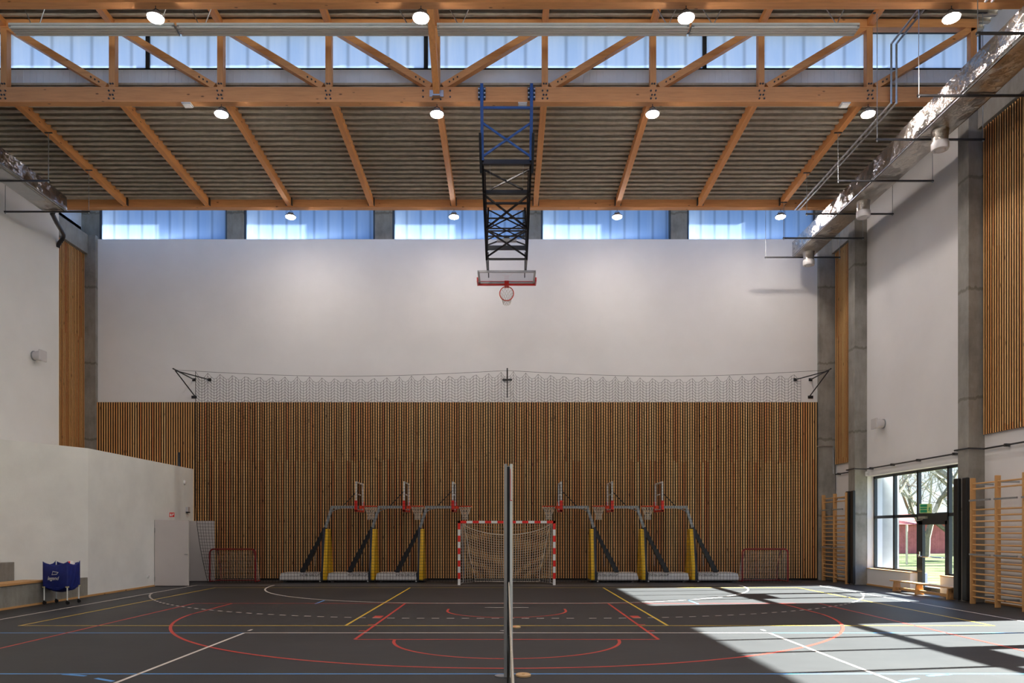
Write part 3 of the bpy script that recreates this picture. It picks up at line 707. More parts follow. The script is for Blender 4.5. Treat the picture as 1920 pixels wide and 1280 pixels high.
# ================================================================ DUCTS AND PIPES
def duct(x0, x1, z0, z1, y0, y1, label, seams, grille=None, spigots=(), step=None):
    t = thing('foil_duct', label, 'duct', ((x0 + x1) / 2, y1, z0))
    w, h = (x1 - x0) / 2, z1 - z0; L_ = y1 - y0; n = 60
    c = 0.05
    prof = [(-w, c), (-w, h - c), (-w + c, h), (w - c, h), (w, h - c), (w, c), (w - c, 0.012), (-w + c, 0.012)]
    rnd = random.Random(3)
    m = MB(); k = len(prof)
    for i in range(n + 1):
        y = -L_ * i / n
        for (px, pz) in prof:
            j = 0.012
            sc = 1.08 if (step and y < step) else 1.0
            m.v.append((px * sc + rnd.uniform(-j, j), y, (pz if pz < 0.02 else pz * (1.04 if sc > 1 else 1)) + (rnd.uniform(-j, j) if pz > 0.02 else rnd.uniform(0, .004))))
    for i in range(n):
        for q in range(k):
            r = (q + 1) % k; m.f.append((i * k + q, i * k + r, (i + 1) * k + r, (i + 1) * k + q))
    m.f.append(tuple(range(k))); m.f.append(tuple(n * k + q for q in range(k))[::-1])
    sh = m.make('foil_skin', 'foil', t, smooth=True)
    # underside is a duller sheet of the same wrap
    u = MB().grid(lambda a, b: (-w * 1.0 + c * .7 + (2 * w - 1.4 * c) * a, -L_ * b, 0.006 + 0.004 * math.sin(b * 43 + a * 5)), 4, 40)
    u.make('underside_wrap', 'foil_matt', t, smooth=True)
    for s in (-1,) if x0 > 0 else (1,):
        MB().tube([(s * (w - 0.02), -L_ * i / 30, 0.025 + rnd.uniform(-.006, .006)) for i in range(31)], 0.016, 6).make('foil_tape', 'galv', t, smooth=True)
    for y in spigots:
        sp = MB().lathe((0.02, y - y1, 0), [(0.20, 0.03), (0.185, -0.02), (0.17, -0.2), (0.17, -0.28)], 24).make('spigot', 'foil_matt', t, smooth=True)
        MB().lathe((0.02, y - y1, -0.28), [(0.178, 0.02), (0.19, 0.0), (0.19, -0.12), (0.175, -0.16), (0.13, -0.165), (0.12, -0.14), (0.09, -0.175), (0.03, -0.18)], 24).make('diffuser', 'plastic', sp, smooth=True)
    for ga_, gb in (grille or []):
        g = MB().box(-w + 0.1, w - 0.1, ga_ - y1, gb - y1, -0.02, 0.004)
        g.make('air_grille', 'alu', t)
    return t
duct(9.78, 10.49, 11.11, 11.68, -17.5, 25.3, 'crinkled silver foil duct along the window side of the hall', [], None, (24.85, 21.05, 17.32, 13.5, 9.5), step=-6.6)
duct(-13.62, -12.92, 11.11, 11.60, -17.5, 21.72, 'crinkled silver foil duct along the upper wall opposite the windows', [], [(19.1, 20.9), (14, 16)], ())
HB = [(25.2, 'at the far end of the window-side duct'), (23.55, 'second from the far end under the window-side duct'), (21.75, 'third from the far end under the window-side duct'), (19.7, 'fourth from the far end under the window-side duct'), (17.62, 'by the stained column under the window-side duct'), (15.84, 'second nearest the camera under the window-side duct'), (13.86, 'nearest the camera under the window-side duct')]
def hanger(x0, x1, y, zroof, label):
    t = thing('duct_hanger', 'thin steel trapeze bar on rods, %s' % label, 'hanger', ((x0 + x1) / 2, y, 11.075), group='trapeze bars carrying the ducts')
    h = (x1 - x0) / 2
    MB().box(-h, h, -0.02, 0.02, -0.02, 0.02).make('cross_bar', 'dark_steel', t)
    for s in (-1, 1):
        top = zroof - 11.075
        MB().box(s * (h - 0.03) - 0.1, s * (h - 0.03) + 0.1, -0.02, 0.02, top - 0.02, top).make('rafter_clip', 'dark_steel', t)
        MB().tube([(s * (h - 0.03), 0, -0.05), (s * (h - 0.03), 0, top)], 0.008, 6).tube([(s * (h - 0.03), 0, -0.05), (s * (h - 0.03), 0, -0.02)], 0.02, 6).split('threaded_rod', 'steel', t)
for y, l in HB: hanger(8.80, 11.38, y, 12.42 - .205 * (y - 18.23) / 5.62 if 18.3 < y < 24 else (14.1 if (14.9 < y < 18 or y > 24) else 12.5), l)
for y, l in ((21.6, 'at the end of the duct opposite the windows'), (19.7, 'second from the end of the duct opposite the windows')): hanger(-14.68, -12.18, y, 12.42 - .205 * (y - 18.23) / 5.62, l)
hp = MB().tube([(-13.3, 21.73, 11.2), (-13.4, 21.8, 11.1), (-13.75, 22.6, 11.16), (-14.05, 23.3, 11.24), (-14.3, 23.85, 11.33), (-14.42, 24.05, 11.33), (-14.52, 24.15, 11.27), (-14.64, 24.2, 11.18), (-14.72, 24.22, 11.05)], 0.065, 12)
tag(hp.make('drain_pipe', 'rubber', smooth=True), 'black bent pipe dropping from the end of the foil duct', 'pipe')
for k, dx in enumerate((0.0, 0.125)):
    m = MB().tube([(9.33 + dx, 23.9, 12.13), (9.33 + dx, 17.93, 12.13), (9.33 + dx, 17.93, 13.56), (9.33 + dx, 14.95, 13.56), (9.33 + dx, 14.95, 13.5)], 0.026, 8)
    o = m.make('conduit_pipe', 'galv', smooth=False)
    tag(o, ['thin galvanised conduit stepping over the truss, the one nearer the hall middle', 'thin galvanised conduit stepping over the truss, the one nearer the foil duct'][k], 'pipe', 'conduits along the rafters')
    m = MB().tube([(9.33 + dx + 0.06, 14.5, 12.13), (9.33 + dx + 0.06, -8, 12.13)], 0.026, 8)
    tag(m.make('conduit_pipe', 'galv'), ['thin conduit under the near roof at the top right, hall-side one', 'thin conduit under the near roof at the top right, duct-side one'][k], 'pipe', 'conduits along the rafters')
# heating pipe along the window wall
rp = thing('wall_pipe', 'dark horizontal pipe with couplings running above the windows and round the columns', 'pipe', (11.62, 0, 3.75))
MB().tube([(0, 26.1, 0), (0, 24.55, 0), (-0.36, 24.5, 0.02), (-0.36, 23.95, 0.02), (0, 23.9, 0), (0, 18.62, 0), (-0.36, 18.58, 0.02), (-0.36, 18.04, 0.02), (0, 18.0, 0), (0, 6, 0)], 0.022, 8).make('pipe_run', 'dark_steel', rp)
for y in (25.9, 23.6, 22.3, 20.9, 19.2, 17.2, 15.6): MB().box(-0.035, 0.08, y - 0.03, y + 0.03, -0.035, 0.035).make('pipe_clip', 'dark_steel', rp)
cp = MB().tube([(11.0, 26.2, 4.75), (11.55, 26.2, 4.75), (11.58, 26.2, 4.7), (11.58, 26.2, 3.78)], 0.018, 8)
tag(cp.make('conduit_pipe', 'galv'), 'bent white conduit on the corner column beside the slats', 'pipe')

# ================================================================ FOLDED CEILING HOOP
ch = thing('ceiling_hoop', 'folded-up basketball hoop on a dark steel frame, sky light coloured in blue at its top', 'basketball hoop', (0, 18.0, 12.3))
def P(x, Y, z): return (x, Y - 18.0, z - 12.3)
HW = 0.605
for s in (-1, 1):
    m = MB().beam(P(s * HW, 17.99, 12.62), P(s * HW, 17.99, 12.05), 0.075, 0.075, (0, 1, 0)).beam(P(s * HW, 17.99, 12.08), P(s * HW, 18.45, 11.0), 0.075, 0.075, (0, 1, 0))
    m.make('hanger_leg', 'sky_lit', ch)
    b = MB().box(s * HW - 0.09, s * HW + 0.09, -0.005, 0.035, -0.05, 0.25); b.make('mounting_plate', 'black', ch)
    b = MB()
    for dx in (-0.07, 0.07):
        for dz in (0, 0.1, 0.2): b.tube([(s * HW + dx, -0.03, dz), (s * HW + dx, 0.0, dz)], 0.022, 6)
    b.split('bolt', 'galv', ch)
    MB().beam(P(s * (HW + 0.05), 18.2, 11.55), P(s * (HW + 0.04), 18.6, 10.75), 0.06, 0.13, (0, 1, 0)).make('knuckle_plate', 'black', ch)
    MB().beam(P(s * HW, 18.45, 11.0), P(s * HW * 0.97, 21.7, 9.73), 0.06, 0.09).beam(P(s * (HW - 0.06), 18.6, 10.8), P(s * (HW - 0.05), 21.6, 9.95), 0.03, 0.05).make('mast_arm', 'black', ch)
    MB().beam(P(s * HW * .98, 23.9, 12.18), P(s * HW * .98, 22.3, 10.35), 0.06, 0.08, (0, 1, 0)).beam(P(s * HW * .98, 22.3, 10.35), P(s * HW * .96, 21.7, 9.73), 0.05, 0.07, (0, 1, 0)).make('stay_arm', 'black', ch)
    MB().beam(P(s * HW * .97, 21.7, 9.73), P(s * HW * .98, 22.95, 9.84), 0.05, 0.06).beam(P(s * HW * .9, 21.8, 9.95), P(s * HW * .95, 23.6, 9.85), 0.03, 0.04).make('board_arm', 'black', ch)
def lerp(a, b, t): return tuple(a[i] + (b[i] - a[i]) * t for i in range(3))
def rail(name, Y, z, hw, w, h, mat): MB().box(-hw, hw, Y - 18 - w / 2, Y - 18 + w / 2, z - 12.3 - h / 2, z - 12.3 + h / 2).make(name, mat, ch)
def xbrace(p0, p1, hw0, hw1, mat, r=0.028):
    m = MB(); m.beam(P(-hw0, *p0), P(hw1, *p1), r, r * 1.4).beam(P(hw0, p0[0], p0[1] + 0.0), P(-hw1, *p1), r, r * 1.4); m.make('cross_brace', mat, ch)
rail('cross_rail', 18.02, 12.06, HW, 0.05, 0.05, 'sky_lit')
xbrace((18.13, 11.76), (18.42, 11.07), HW, HW, 'sky_lit', 0.034)
rail('cross_rail', 18.5, 10.97, HW, 0.09, 0.11, 'black')
xbrace((18.7, 10.9), (19.3, 10.66), HW, HW * .7, 'black')
rail('cross_rail', 19.4, 10.63, HW, 0.09, 0.09, 'black')
rail('cross_rail', 19.75, 10.5, HW, 0.05, 0.05, 'black')
xbrace((19.45, 10.6), (20.6, 10.16), HW, HW, 'black', 0.034)
xbrace((20.6, 10.16), (21.65, 9.76), HW, HW, 'black', 0.03)
for Y_, z_ in ((23.3, 11.6), (22.98, 11.15), (22.85, 11.02), (22.66, 10.78)): rail('cross_rail', Y_, z_, HW * .98, 0.035, 0.04, 'black')
xbrace((23.7, 12.05), (22.95, 11.12), HW, HW, 'black', 0.03)
xbrace((22.9, 11.06), (22.35, 10.38), HW, HW, 'black', 0.03)
xbrace((23.2, 11.45), (22.5, 10.6), HW, HW, 'black', 0.024)
rail('cross_rail', 22.2, 10.25, HW * .98, 0.07, 0.12, 'black')
rail('motor_box', 22.4, 10.55, 0.3, 0.12, 0.08, 'steel')
rail('cross_rail', 21.68, 9.72, HW, 0.05, 0.05, 'black')
w = MB()
for s in (-1, 1): w.tube([P(s * 0.42, 18.5, 10.9), P(s * 0.42, 19.4, 10.68)], 0.006, 5)
w.split('cable', 'galv', ch)
bg = MB().box(-0.87, 0.87, 22.84 - 18, 23.82 - 18, 9.745 - 12.3, 9.757 - 12.3).make('backboard', 'board_glass', ch)
fr = MB().box(-.9, .9, 4.8, 4.86, -2.57, -2.51).box(-.9, -.84, 4.8, 5.85, -2.575, -2.53).box(.84, .9, 4.8, 5.85, -2.575, -2.53).box(-.9, .9, 5.8, 5.85, -2.585, -2.53)
fr.make('board_frame', 'alu', bg)
MB().box(-.93, .93, 5.82, 5.90, -2.63, -2.5).box(-.95, -.9, 5.45, 5.90, -2.63, -2.5).box(.9, .95, 5.45, 5.90, -2.63, -2.5).make('edge_padding', 'red', bg, bevel=0.01)
MB().box(-0.07, 0.07, 5.60, 5.84, -2.72, -2.56).make('rim_bracket', 'red', ch)
rcx, rcy, rcz = 0.0, 23.70 - 18, 9.36 - 12.3
ring = MB().tube([(0.225 * math.cos(t * math.pi / 18), rcy, rcz + 0.225 * math.sin(t * math.pi / 18)) for t in range(36)], 0.014, 8, closed=True).make('rim', 'orange', ch, smooth=True)
def nfn(u, v):
    a = 2 * math.pi * (u + v * 0.25); r = 0.22 - 0.10 * v
    return (r * math.cos(a), rcy + 0.02 + 0.22 * v - 0.05 * v * v, rcz + r * math.sin(a) * (1 - 0.45 * v) - 0.27 * v ** 1.6)
def nfn2(u, v):
    a = 2 * math.pi * (u - v * 0.25); q = nfn(u - v * 0.5, v); return q
m = MB()
for k in range(12):
    m.tube([nfn(k / 12, j / 8) for j in range(9)], 0.006, 4, caps=False); m.tube([nfn2(k / 12, j / 8) for j in range(9)], 0.006, 4, caps=False)
m.make('hoop_net', 'cord_white', ch)

# ================================================================ PROTECTIVE NET
pn = thing('protective_net', 'large black protective net hanging in front of the slatted end wall', 'net', (0, 24.7, 0))
NX0, NX1 = -10.40, 9.82
def wirez(x):
    if x < 0: t = (x + 11.1) / 11.1; return 7.13 - 0.20 * math.sin(math.pi * t) + (-0.02) * t
    t = x / 10.78; return 7.11 - 0.20 * math.sin(math.pi * t) + 0.02 * t
hk = 0.425
def netp(u, v):
    x = NX0 + (NX1 - NX0) * u
    ph = (x - NX0) / hk; fr_ = ph - math.floor(ph)
    sag = 0.22 * (math.sin(math.pi * fr_) ** 0.8)
    top = wirez(x) - 0.01 - sag * (1 - v) ** 2.2
    z = top * (1 - v) + 0.03 * v
    q = max(0.0, (v - 0.62) / 0.38)
    xx = x
    if u < 0.05: xx = x + (0.05 - u) / 0.05 * 0.42 * q ** 1.7
    yy = 0.05 * math.sin(x * 2.9 + v * 2) * (0.3 + v) * 0.6 + 0.02 * math.sin(2 * math.pi * ph)
    return (xx, yy, z)
MB().net(netp, 196, 68, 0.0055, 3).make('net_mesh', 'cord_black', pn, recalc=False)
MB().tube([(-11.05 + i * 21.8 / 80, 0, wirez(-11.05 + i * 21.8 / 80)) for i in range(81)], 0.006, 5).make('top_wire', 'dark_steel', pn)
MB().tube([netp(0, j / 30) for j in range(31)], 0.009, 5).make('edge_rope', 'cord_black', pn)
def bracket(x, label, side):
    t = thing('net_bracket', label, 'bracket', (x, 24.7, 7.14), group='brackets holding the protective net')
    wy = 26.36 - 24.7
    if side == 0:
        MB().tube([(0, -0.06, 0.02), (0, wy, 0)], 0.024, 8).make('arm', 'black', t); MB().tube([(0, 0.1, 0), (0, wy, -0.62)], 0.02, 8).make('strut', 'black', t)
        MB().box(-0.17, 0.17, wy - 0.03, wy, -0.03, 0.03).split('wall_plate', 'black', t)
    else:
        MB().tube([(-side * 0.02, -0.06, 0.02), (0, wy, 0.0)], 0.024, 8).make('arm', 'black', t)
        MB().tube([(0, 0.15, 0), (-0.05 * side, wy, -0.62)], 0.02, 8).make('strut', 'black', t)
        MB().tube([(0, 0.15, 0), (-side * 0.55, wy, 0.0)], 0.02, 8).make('strut', 'black', t)
        MB().box(-0.06, 0.06, wy - 0.03, wy, -0.05, 0.05).box(-side * 0.55 - 0.05, -side * 0.55 + 0.05, wy - 0.03, wy, -0.05, 0.05).box(-0.09, 0.09, wy - 0.03, wy, -0.67, -0.57).split('wall_plate', 'black', t)
bracket(-11.14, 'black tripod bracket at the low-partition end of the net wire', -1)
bracket(0.02, 'black bracket at the middle of the net wire', 0)
bracket(10.83, 'black tripod bracket at the window end of the net wire', 1)

# ================================================================ PORTABLE HOOPS
def portable(s, label):
    t = thing('portable_hoop', label, 'basketball hoop', (0, 25.5, 0), group='mobile hoops parked along the slats')
    U = lambda u: s * u
    def bx(m, u0, u1, y0, y1, z0, z1): return m.box(min(U(u0), U(u1)), max(U(u0), U(u1)), y0, y1, z0, z1)
    b = MB()
    prof = [(-2.62, 0.085), (-2.62, 0.18), (-2.58, 0.325), (-1.26, 0.325), (-1.24, 0.18), (-1.24, 0.085)]
    b.prism([(U(u), -0.44, z) for u, z in prof], (0, 0.88, 0))
    b.make('weight_cover', 'silver', t, bevel=0.008)
    c = MB(); bx(c, -2.58, -0.98, -0.42, 0.42, 0.05, 0.085); c.make('chassis', 'black', t)
    for u in (-2.45, -1.25):
        for y in (-0.40, 0.36):
            wl_ = MB().lathe((U(u), y, 0.045), [(0.045, -0.02), (0.045, 0.02)], 14, 1); wl_.make('wheel', 'rubber', t)
    hb = MB().lathe((U(-1.25), -0.425, 0.045), [(0.022, -0.006), (0.022, 0.006)], 10, 1).make('wheel_cap', 'signal_white', t)
    MB().beam((U(-1.97), 0, 0.32), (U(-1.56), 0, 1.10), 0.17, 0.15).beam((U(-1.60), 0, 1.02), (U(-1.16), 0, 1.87), 0.14, 0.12).make('lift_arm', 'black', t)
    MB().tube([(U(-1.5), -0.09, 0.95), (U(-1.52), -0.09, 0.55)], 0.01, 6).make('crank', 'steel', t)
    MB().beam((U(-1.17), 0, 1.85), (U(-0.94), 0, 2.57), 0.09, 0.09).beam((U(-0.985), 0, 2.575), (U(-0.02), 0, 2.575), 0.09, 0.09).tube([(U(-1.0), 0, 2.30), (U(-0.92), 0, 2.44), (U(-0.78), 0, 2.51), (U(-0.62), 0, 2.54)], 0.018, 6).make('boom', 'steel', t)
    MB().tube([(U(-0.58), 0, 2.6), (U(-0.05), 0, 3.15)], 0.016, 6).make('board_stay', 'black', t)
    def wedge(u0, u1, yb, yt, z0, z1):
        poly = [(U(u0), -yb, z0), (U(u0), yb, z0), (U(u0), yb, z0 + 0.3), (U(u0), yt, z1), (U(u0), -yt, z1), (U(u0), -yb, z0 + 0.3)]
        return MB().prism(poly, (U(u1) - U(u0), 0, 0))
    wedge(-1.14, -1.02, 0.48, 0.17, 0.09, 1.82).make('front_padding', 'yellow', t, bevel=0.012)
    wedge(-1.21, -1.14, 0.46, 0.16, 0.09, 1.86).make('padding_backing', 'navy_vinyl', t)
    g = MB(); bx(g, -0.006, 0.006, -0.57, 0.57, 2.48, 3.40); g = g.make('backboard', 'board_glass', t)
    f = MB(); bx(f, -0.02, 0.025, -0.6, -0.54, 2.45, 3.42); bx(f, -0.02, 0.025, 0.54, 0.6, 2.45, 3.42); bx(f, -0.02, 0.025, -0.6, 0.6, 3.37, 3.42); bx(f, -0.02, 0.025, -0.6, 0.6, 2.45, 2.5)
    bx(f, 0.006, 0.01, -0.23, 0.23, 2.98, 3.02)
    f.make('board_frame', 'signal_white', g)
    e = MB(); bx(e, -0.045, 0.05, -0.63, -0.57, 2.40, 2.78); bx(e, -0.045, 0.05, 0.57, 0.63, 2.40, 2.78); bx(e, -0.045, 0.05, -0.63, 0.63, 2.40, 2.47); e.make('edge_padding', 'red', g, bevel=0.01)
    r = MB(); bx(r, 0.01, 0.17, -0.07, 0.07, 2.52, 2.62); r.make('rim_bracket', 'orange', t)
    cx = U(0.385)
    MB().tube([(cx + 0.225 * math.cos(a * math.pi / 14), 0.225 * math.sin(a * math.pi / 14), 2.6) for a in range(28)], 0.018, 8, closed=True).make('rim', 'orange', t, smooth=True)
    m = MB()
    for k in range(12):
        for sg in (-1, 1):
            pts = []
            for j in range(7):
                v = j / 6; a = 2 * math.pi * (k / 12 + sg * v * 0.25); rr = 0.215 - 0.115 * min(1, v * 1.5) + 0.02 * max(0, v - .67)
                pts.append((cx + rr * math.cos(a), rr * math.sin(a), 2.59 - 0.45 * v))
            m.tube(pts, 0.007, 4, caps=False)
    m.make('hoop_net', 'cord_white', t)
    Mx = Matrix.Translation((U(-1.60), -0.446, 0.255)) @ Matrix.Rotation(R(90), 4, 'X')
    text_mesh('lettering', 'INTBS GROUP', 0.09, 'black', t, Mx, width=0.66)
    return t
pl = portable(1, 'mobile hoop with yellow padding, farthest to the left of the goal'); pl.location.x = -5.08
dup(pl, (-3.46, 25.5, 0), 'mobile hoop with yellow padding, middle one of the three left of the goal')
dup(pl, (-1.82, 25.5, 0), 'mobile hoop with yellow padding, standing next to the left goalpost')
pr = portable(-1, 'mobile hoop with yellow padding, standing next to the right goalpost'); pr.location.x = 1.84
dup(pr, (3.56, 25.5, 0), 'mobile hoop with yellow padding, middle one of the three right of the goal')
dup(pr, (5.25, 25.5, 0), 'mobile hoop with yellow padding, beside the small red goal near the windows')

# ================================================================ HANDBALL GOAL
hg = thing('handball_goal', 'red and white striped handball goal standing on the goal line', 'goal', (0, 23.94, 0))
def striped(name, p0, d, n, seglen, first, w=0.08):
    root = None
    for c, mat in ((0, 'red'), (1, 'signal_white')):
        m = MB()
        for k in range(n):
            if (k + first) % 2 == c:
                a = Vector(p0) + Vector(d) * (k * seglen); b = a + Vector(d) * seglen; m.beam(a, b, w, w)
        if root is None: root = m.make(name, mat, hg)
        else: m.make('white_band', mat, root)
    return root
striped('post', (-1.54, 0, 1.8), (0, 0, -1), 9, 0.2, 1); striped('post', (1.54, 0, 1.8), (0, 0, -1), 9, 0.2, 1)
m = MB().beam((-1.58, 0, 2.04), (-1.30, 0, 2.04), 0.08, 0.08).beam((1.58, 0, 2.04), (1.30, 0, 2.04), 0.08, 0.08).box(-1.58, -1.5, -0.04, 0.04, 1.8, 2.08).box(1.5, 1.58, -0.04, 0.04, 1.8, 2.08)
for k in range(1, 12, 2): m.beam((-1.30 + 0.2 * k, 0, 2.04), (-1.10 + 0.2 * k, 0, 2.04), 0.08, 0.08)
cb = m.make('crossbar', 'red', hg); m = MB()
for k in range(0, 13, 2): m.beam((-1.30 + 0.2 * k, 0, 2.04), (-1.10 + 0.2 * k, 0, 2.04), 0.08, 0.08)
m.make('white_band', 'signal_white', cb)
for s in (-1, 1): MB().tube([(s * 1.54, 0.03, 2.0), (s * 1.50, 0.5, 1.9), (s * 1.46, 0.85, 1.0), (s * 1.46, 1.0, 0.03), (s * 1.54, 0.03, 0.03)], 0.018, 6).make('back_stay', 'steel', hg)
def gnet(u, v):
    c = 2 * u - 1; hw = 1.43 - 0.36 * v ** 0.8; z = 1.98 - 0.36 * (1 - c * c) ** 0.8 * (1 - v) - v * 1.92
    return (c * hw + 0.03 * math.sin(v * 9 + u * 4) * v, 0.35 + 0.45 * v + 0.06 * math.sin(u * 11), max(0.03, z))
m = MB().net(gnet, 32, 20, 0.006, 3)
m.tube([gnet(i / 32, 0) for i in range(33)], 0.014, 5).tube([gnet(0, j / 20) for j in range(21)], 0.013, 5).tube([gnet(1, j / 20) for j in range(21)], 0.013, 5).tube([gnet(i / 32, 1) for i in range(33)], 0.012, 5)
m.net(lambda u, v: (-1.43 + 2.86 * u, 0.05 + 0.33 * v, 2.0 - 0.02 * v - 0.34 * v * (1 - (2 * u - 1) ** 2) ** .8), 30, 3, 0.004, 3)
for s in (-1, 1):
    m.net(lambda u, v: (s * (1.5 - (0.07 + 0.30 * v ** .8) * u), 0.05 + (0.3 + 0.45 * v) * u, max(0.03, 1.98 - v * 1.93)), 5, 20, 0.0045, 3)
m.make('goal_net', 'cord_white', hg, recalc=False)

# ================================================================ FLOORBALL GOALS
def small_goal(x, y, rz, label, dens):
    t = thing('floorball_goal', label, 'goal', (x, y, 0), rz, 'small red goals beside the mobile hoops')
    c = 0.14; hw, h = 0.8, 1.13
    pts = [(-hw, 0, 0.02), (-hw, 0, h - c)]
    for k in range(1, 6): a = k / 6 * math.pi / 2; pts.append((-hw + c - c * math.cos(a), 0, h - c + c * math.sin(a)))
    pts += [(-hw + c, 0, h), (hw - c, 0, h)]
    for k in range(1, 6): a = k / 6 * math.pi / 2; pts.append((hw - c + c * math.sin(a), 0, h - c + c * math.cos(a)))
    pts += [(hw, 0, h - c), (hw, 0, 0.02)]
    MB().tube(pts, 0.028, 8).make('front_frame', 'red_dk', t, smooth=True)
    MB().tube([(-hw, 0, 0.025), (-hw + 0.03, 0.5, 0.025), (-hw + 0.15, 0.6, 0.025), (hw - 0.15, 0.6, 0.025), (hw - 0.03, 0.5, 0.025), (hw, 0, 0.025)], 0.022, 8).make('base_frame', 'red_dk', t, smooth=True)
    for s in (-1, 1): MB().tube([(s * (hw - c), 0.02, h), (s * (hw - 0.17), 0.2, h - 0.03), (s * (hw - 0.16), 0.45, 0.6), (s * (hw - 0.14), 0.6, 0.03)], 0.018, 6).make('rear_stay', 'red_dk', t, smooth=True)
    m = MB()
    m.net(lambda u, v: ((-1 + 2 * u) * (hw - 0.06 - 0.06 * v), 0.16 + 0.42 * v ** 1.3, max(0.04, h - 0.05 - (h - 0.07) * v - 0.04 * math.sin(math.pi * u) * (1 - v))), 30, 24, 0.003, 3)
    for s in (-1, 1): m.net(lambda u, v: (s * (hw - 0.01 - 0.05 * u), (0.16 + 0.42 * v ** 1.3) * u + 0.01, max(0.04, h - 0.12 * (1 - u) - (h - 0.07) * v)), 7, 24, 0.003, 3)
    m.make('goal_net', 'cord_white', t, recalc=False)
small_goal(-9.40, 25.35, R(-3), 'small dark red goal beside the open white door', 1)
small_goal(8.90, 25.45, R(3), 'small dark red goal between the mobile hoops and the windows', 1)

# ================================================================ POLE AND LOW NET
vp = thing('net_post', 'tall slotted aluminium net post standing at the middle of the court', 'post', (0, 8.87, 0))
MB().box(-0.033, 0.004, -0.05, 0.05, 0, 2.55).box(0.0, 0.042, 0.0, 0.05, 0, 2.53).make('profile', 'alu', vp, bevel=0.004)
MB().box(0.038, 0.071, -0.05, 0.05, 0, 2.55).make('front_rail', 'alu_lt', vp, bevel=0.004)
MB().box(0.004, 0.038, -0.012, 0.0, 0.02, 2.52).make('slot', 'anthracite', vp)
MB().box(0.041, 0.047, -0.0525, -0.049, 2.11, 2.49).box(0.041, 0.066, -0.0525, -0.049, 2.11, 2.118).make('scale_strip', 'red', vp)
MB().box(0.006, 0.036, -0.045, 0.0, 0.28, 0.5).tube([(0.02, -0.055, 0.62), (0.02, -0.03, 0.62)], 0.012, 8).make('net_tensioner', 'black', vp)
tag(MB().lathe((-0.06, 8.9, 0), [(0.085, 0.0), (0.085, 0.012), (0.05, 0.014)], 24).make('floor_socket', 'galv', smooth=True), 'metal floor socket at the foot of the tall net post', 'socket')
tag(MB().lathe((-0.06, 12.95, 0), [(0.06, 0.0), (0.06, 0.006), (0.04, 0.007)], 20).make('floor_socket', 'galv', smooth=True), 'small metal floor socket farther out on the white end line', 'socket')
ln = thing('low_net', 'low black net with a white top band running from the post towards the camera', 'net', (0, 8.8, 0))
MB().grid(lambda u, v: (0.026 + 0.008 * math.cos(v * 2 * math.pi) , -0.0 - 10.2 * u, 1.085 + 0.03 * math.sin(v * 2 * math.pi) + 0.03 * (1 - math.sin(math.pi * u))), 60, 10).make('top_band', 'cord_white', ln, smooth=True)
MB().net(lambda u, v: (0.008 + 0.004 * math.sin(u * 40), -10.2 * u, 0.12 + 0.96 * v), 200, 20, 0.0016, 3).make('net_mesh', 'cord_black', ln, recalc=False)
for x, y, r, l, tl in ((0.20, 8.9, 0.092, 'round wooden floor cap lying beside the tall post', 0.03), (0.175, 13.35, 0.078, 'smaller round wooden floor cap with a red mark farther from the camera', 0.02)):
    t = thing('wooden_floor_disc', l, 'cap', (x, y, 0.003), group='wooden socket caps'); t.rotation_euler = (R(3), R(1), 0)
    MB().lathe((0, 0, 0.004), [(r, 0), (r, 0.018), (r - .008, 0.022), (0.02, 0.0225)], 28).make('disc', 'plywood', t, smooth=True)
    MB().lathe((-0.03 if r < .08 else 0, -0.01, 0.026), [(0.03 if r < .08 else 0.018, 0), (0.02, 0.003)], 14).make('marker', 'red' if r < .08 else 'pine_y', t)

# ================================================================ BALL CART
bc = thing('ball_cart', 'blue cloth ball cart on white legs in front of the concrete step', 'cart', (-10.74, 17.84, 0))
HX, HY = 0.275, 0.235; ZT, ZB = 1.02, 0.42
cn = [(-HX, -HY), (HX, -HY), (HX, HY), (-HX, HY)]
for x, y in cn:
    l = MB().tube([(x, y, 0.09), (x, y, ZT)], 0.015, 10).make('leg', 'alu_lt', bc, smooth=True)
    MB().lathe((x + 0.01, y, 0.04), [(0.04, -0.016), (0.04, 0.016)], 16, 1).box(x - 0.014, x + 0.014, y - 0.022, y + 0.022, 0.06, 0.1).make('caster', 'rubber', l, smooth=True)
    MB().box(x - 0.03, x + 0.03, y - 0.03, y + 0.03, 0.40, 0.43).make('corner_joint', 'beige', l, bevel=0.005)
m = MB()
o_ = 0.02
cc = [(-HX - o_, -HY - o_), (HX + o_, -HY - o_), (HX + o_, HY + o_), (-HX - o_, HY + o_)]
for k in range(4):
    a, b = cc[k], cc[(k + 1) % 4]
    def side(u, v, a=a, b=b):
        s_ = math.sin(math.pi * u); zt = ZT + 0.01 - 0.085 * s_ ** 0.7 if True else ZT
        zb = ZB - 0.10 * s_ ** 1.2; bul = 0.03 * s_ * math.sin(math.pi * v)
        d = Vector((b[0] - a[0], b[1] - a[1])); n = Vector((d.y, -d.x)).normalized()
        wr_ = 0.008 * math.sin(u * 21 + v * 6) * s_
        return (a[0] + d.x * u + n.x * (bul + wr_ - 0.05 * s_ * v * v), a[1] + d.y * u + n.y * (bul + wr_ - 0.05 * s_ * v * v), zt + (zb - zt) * v)
    m.grid(side, 20, 16)
m.grid(lambda u, v: (-HX + 2 * HX * u, -HY + 2 * HY * v, 0.41 - 0.13 * (math.sin(math.pi * u) * math.sin(math.pi * v)) ** .5), 14, 14)
bag = m.make('bag', 'blue_cloth', bc, smooth=True, solid=0.005, recalc=False)
Mx = Matrix.Translation((-0.03, -HY - o_ - 0.040, 0.625)) @ Matrix.Rotation(R(90), 4, 'X')
text_mesh('lettering', 'legend', 0.125, 'signal_white', bag, Mx, shear=0.28, width=0.27)
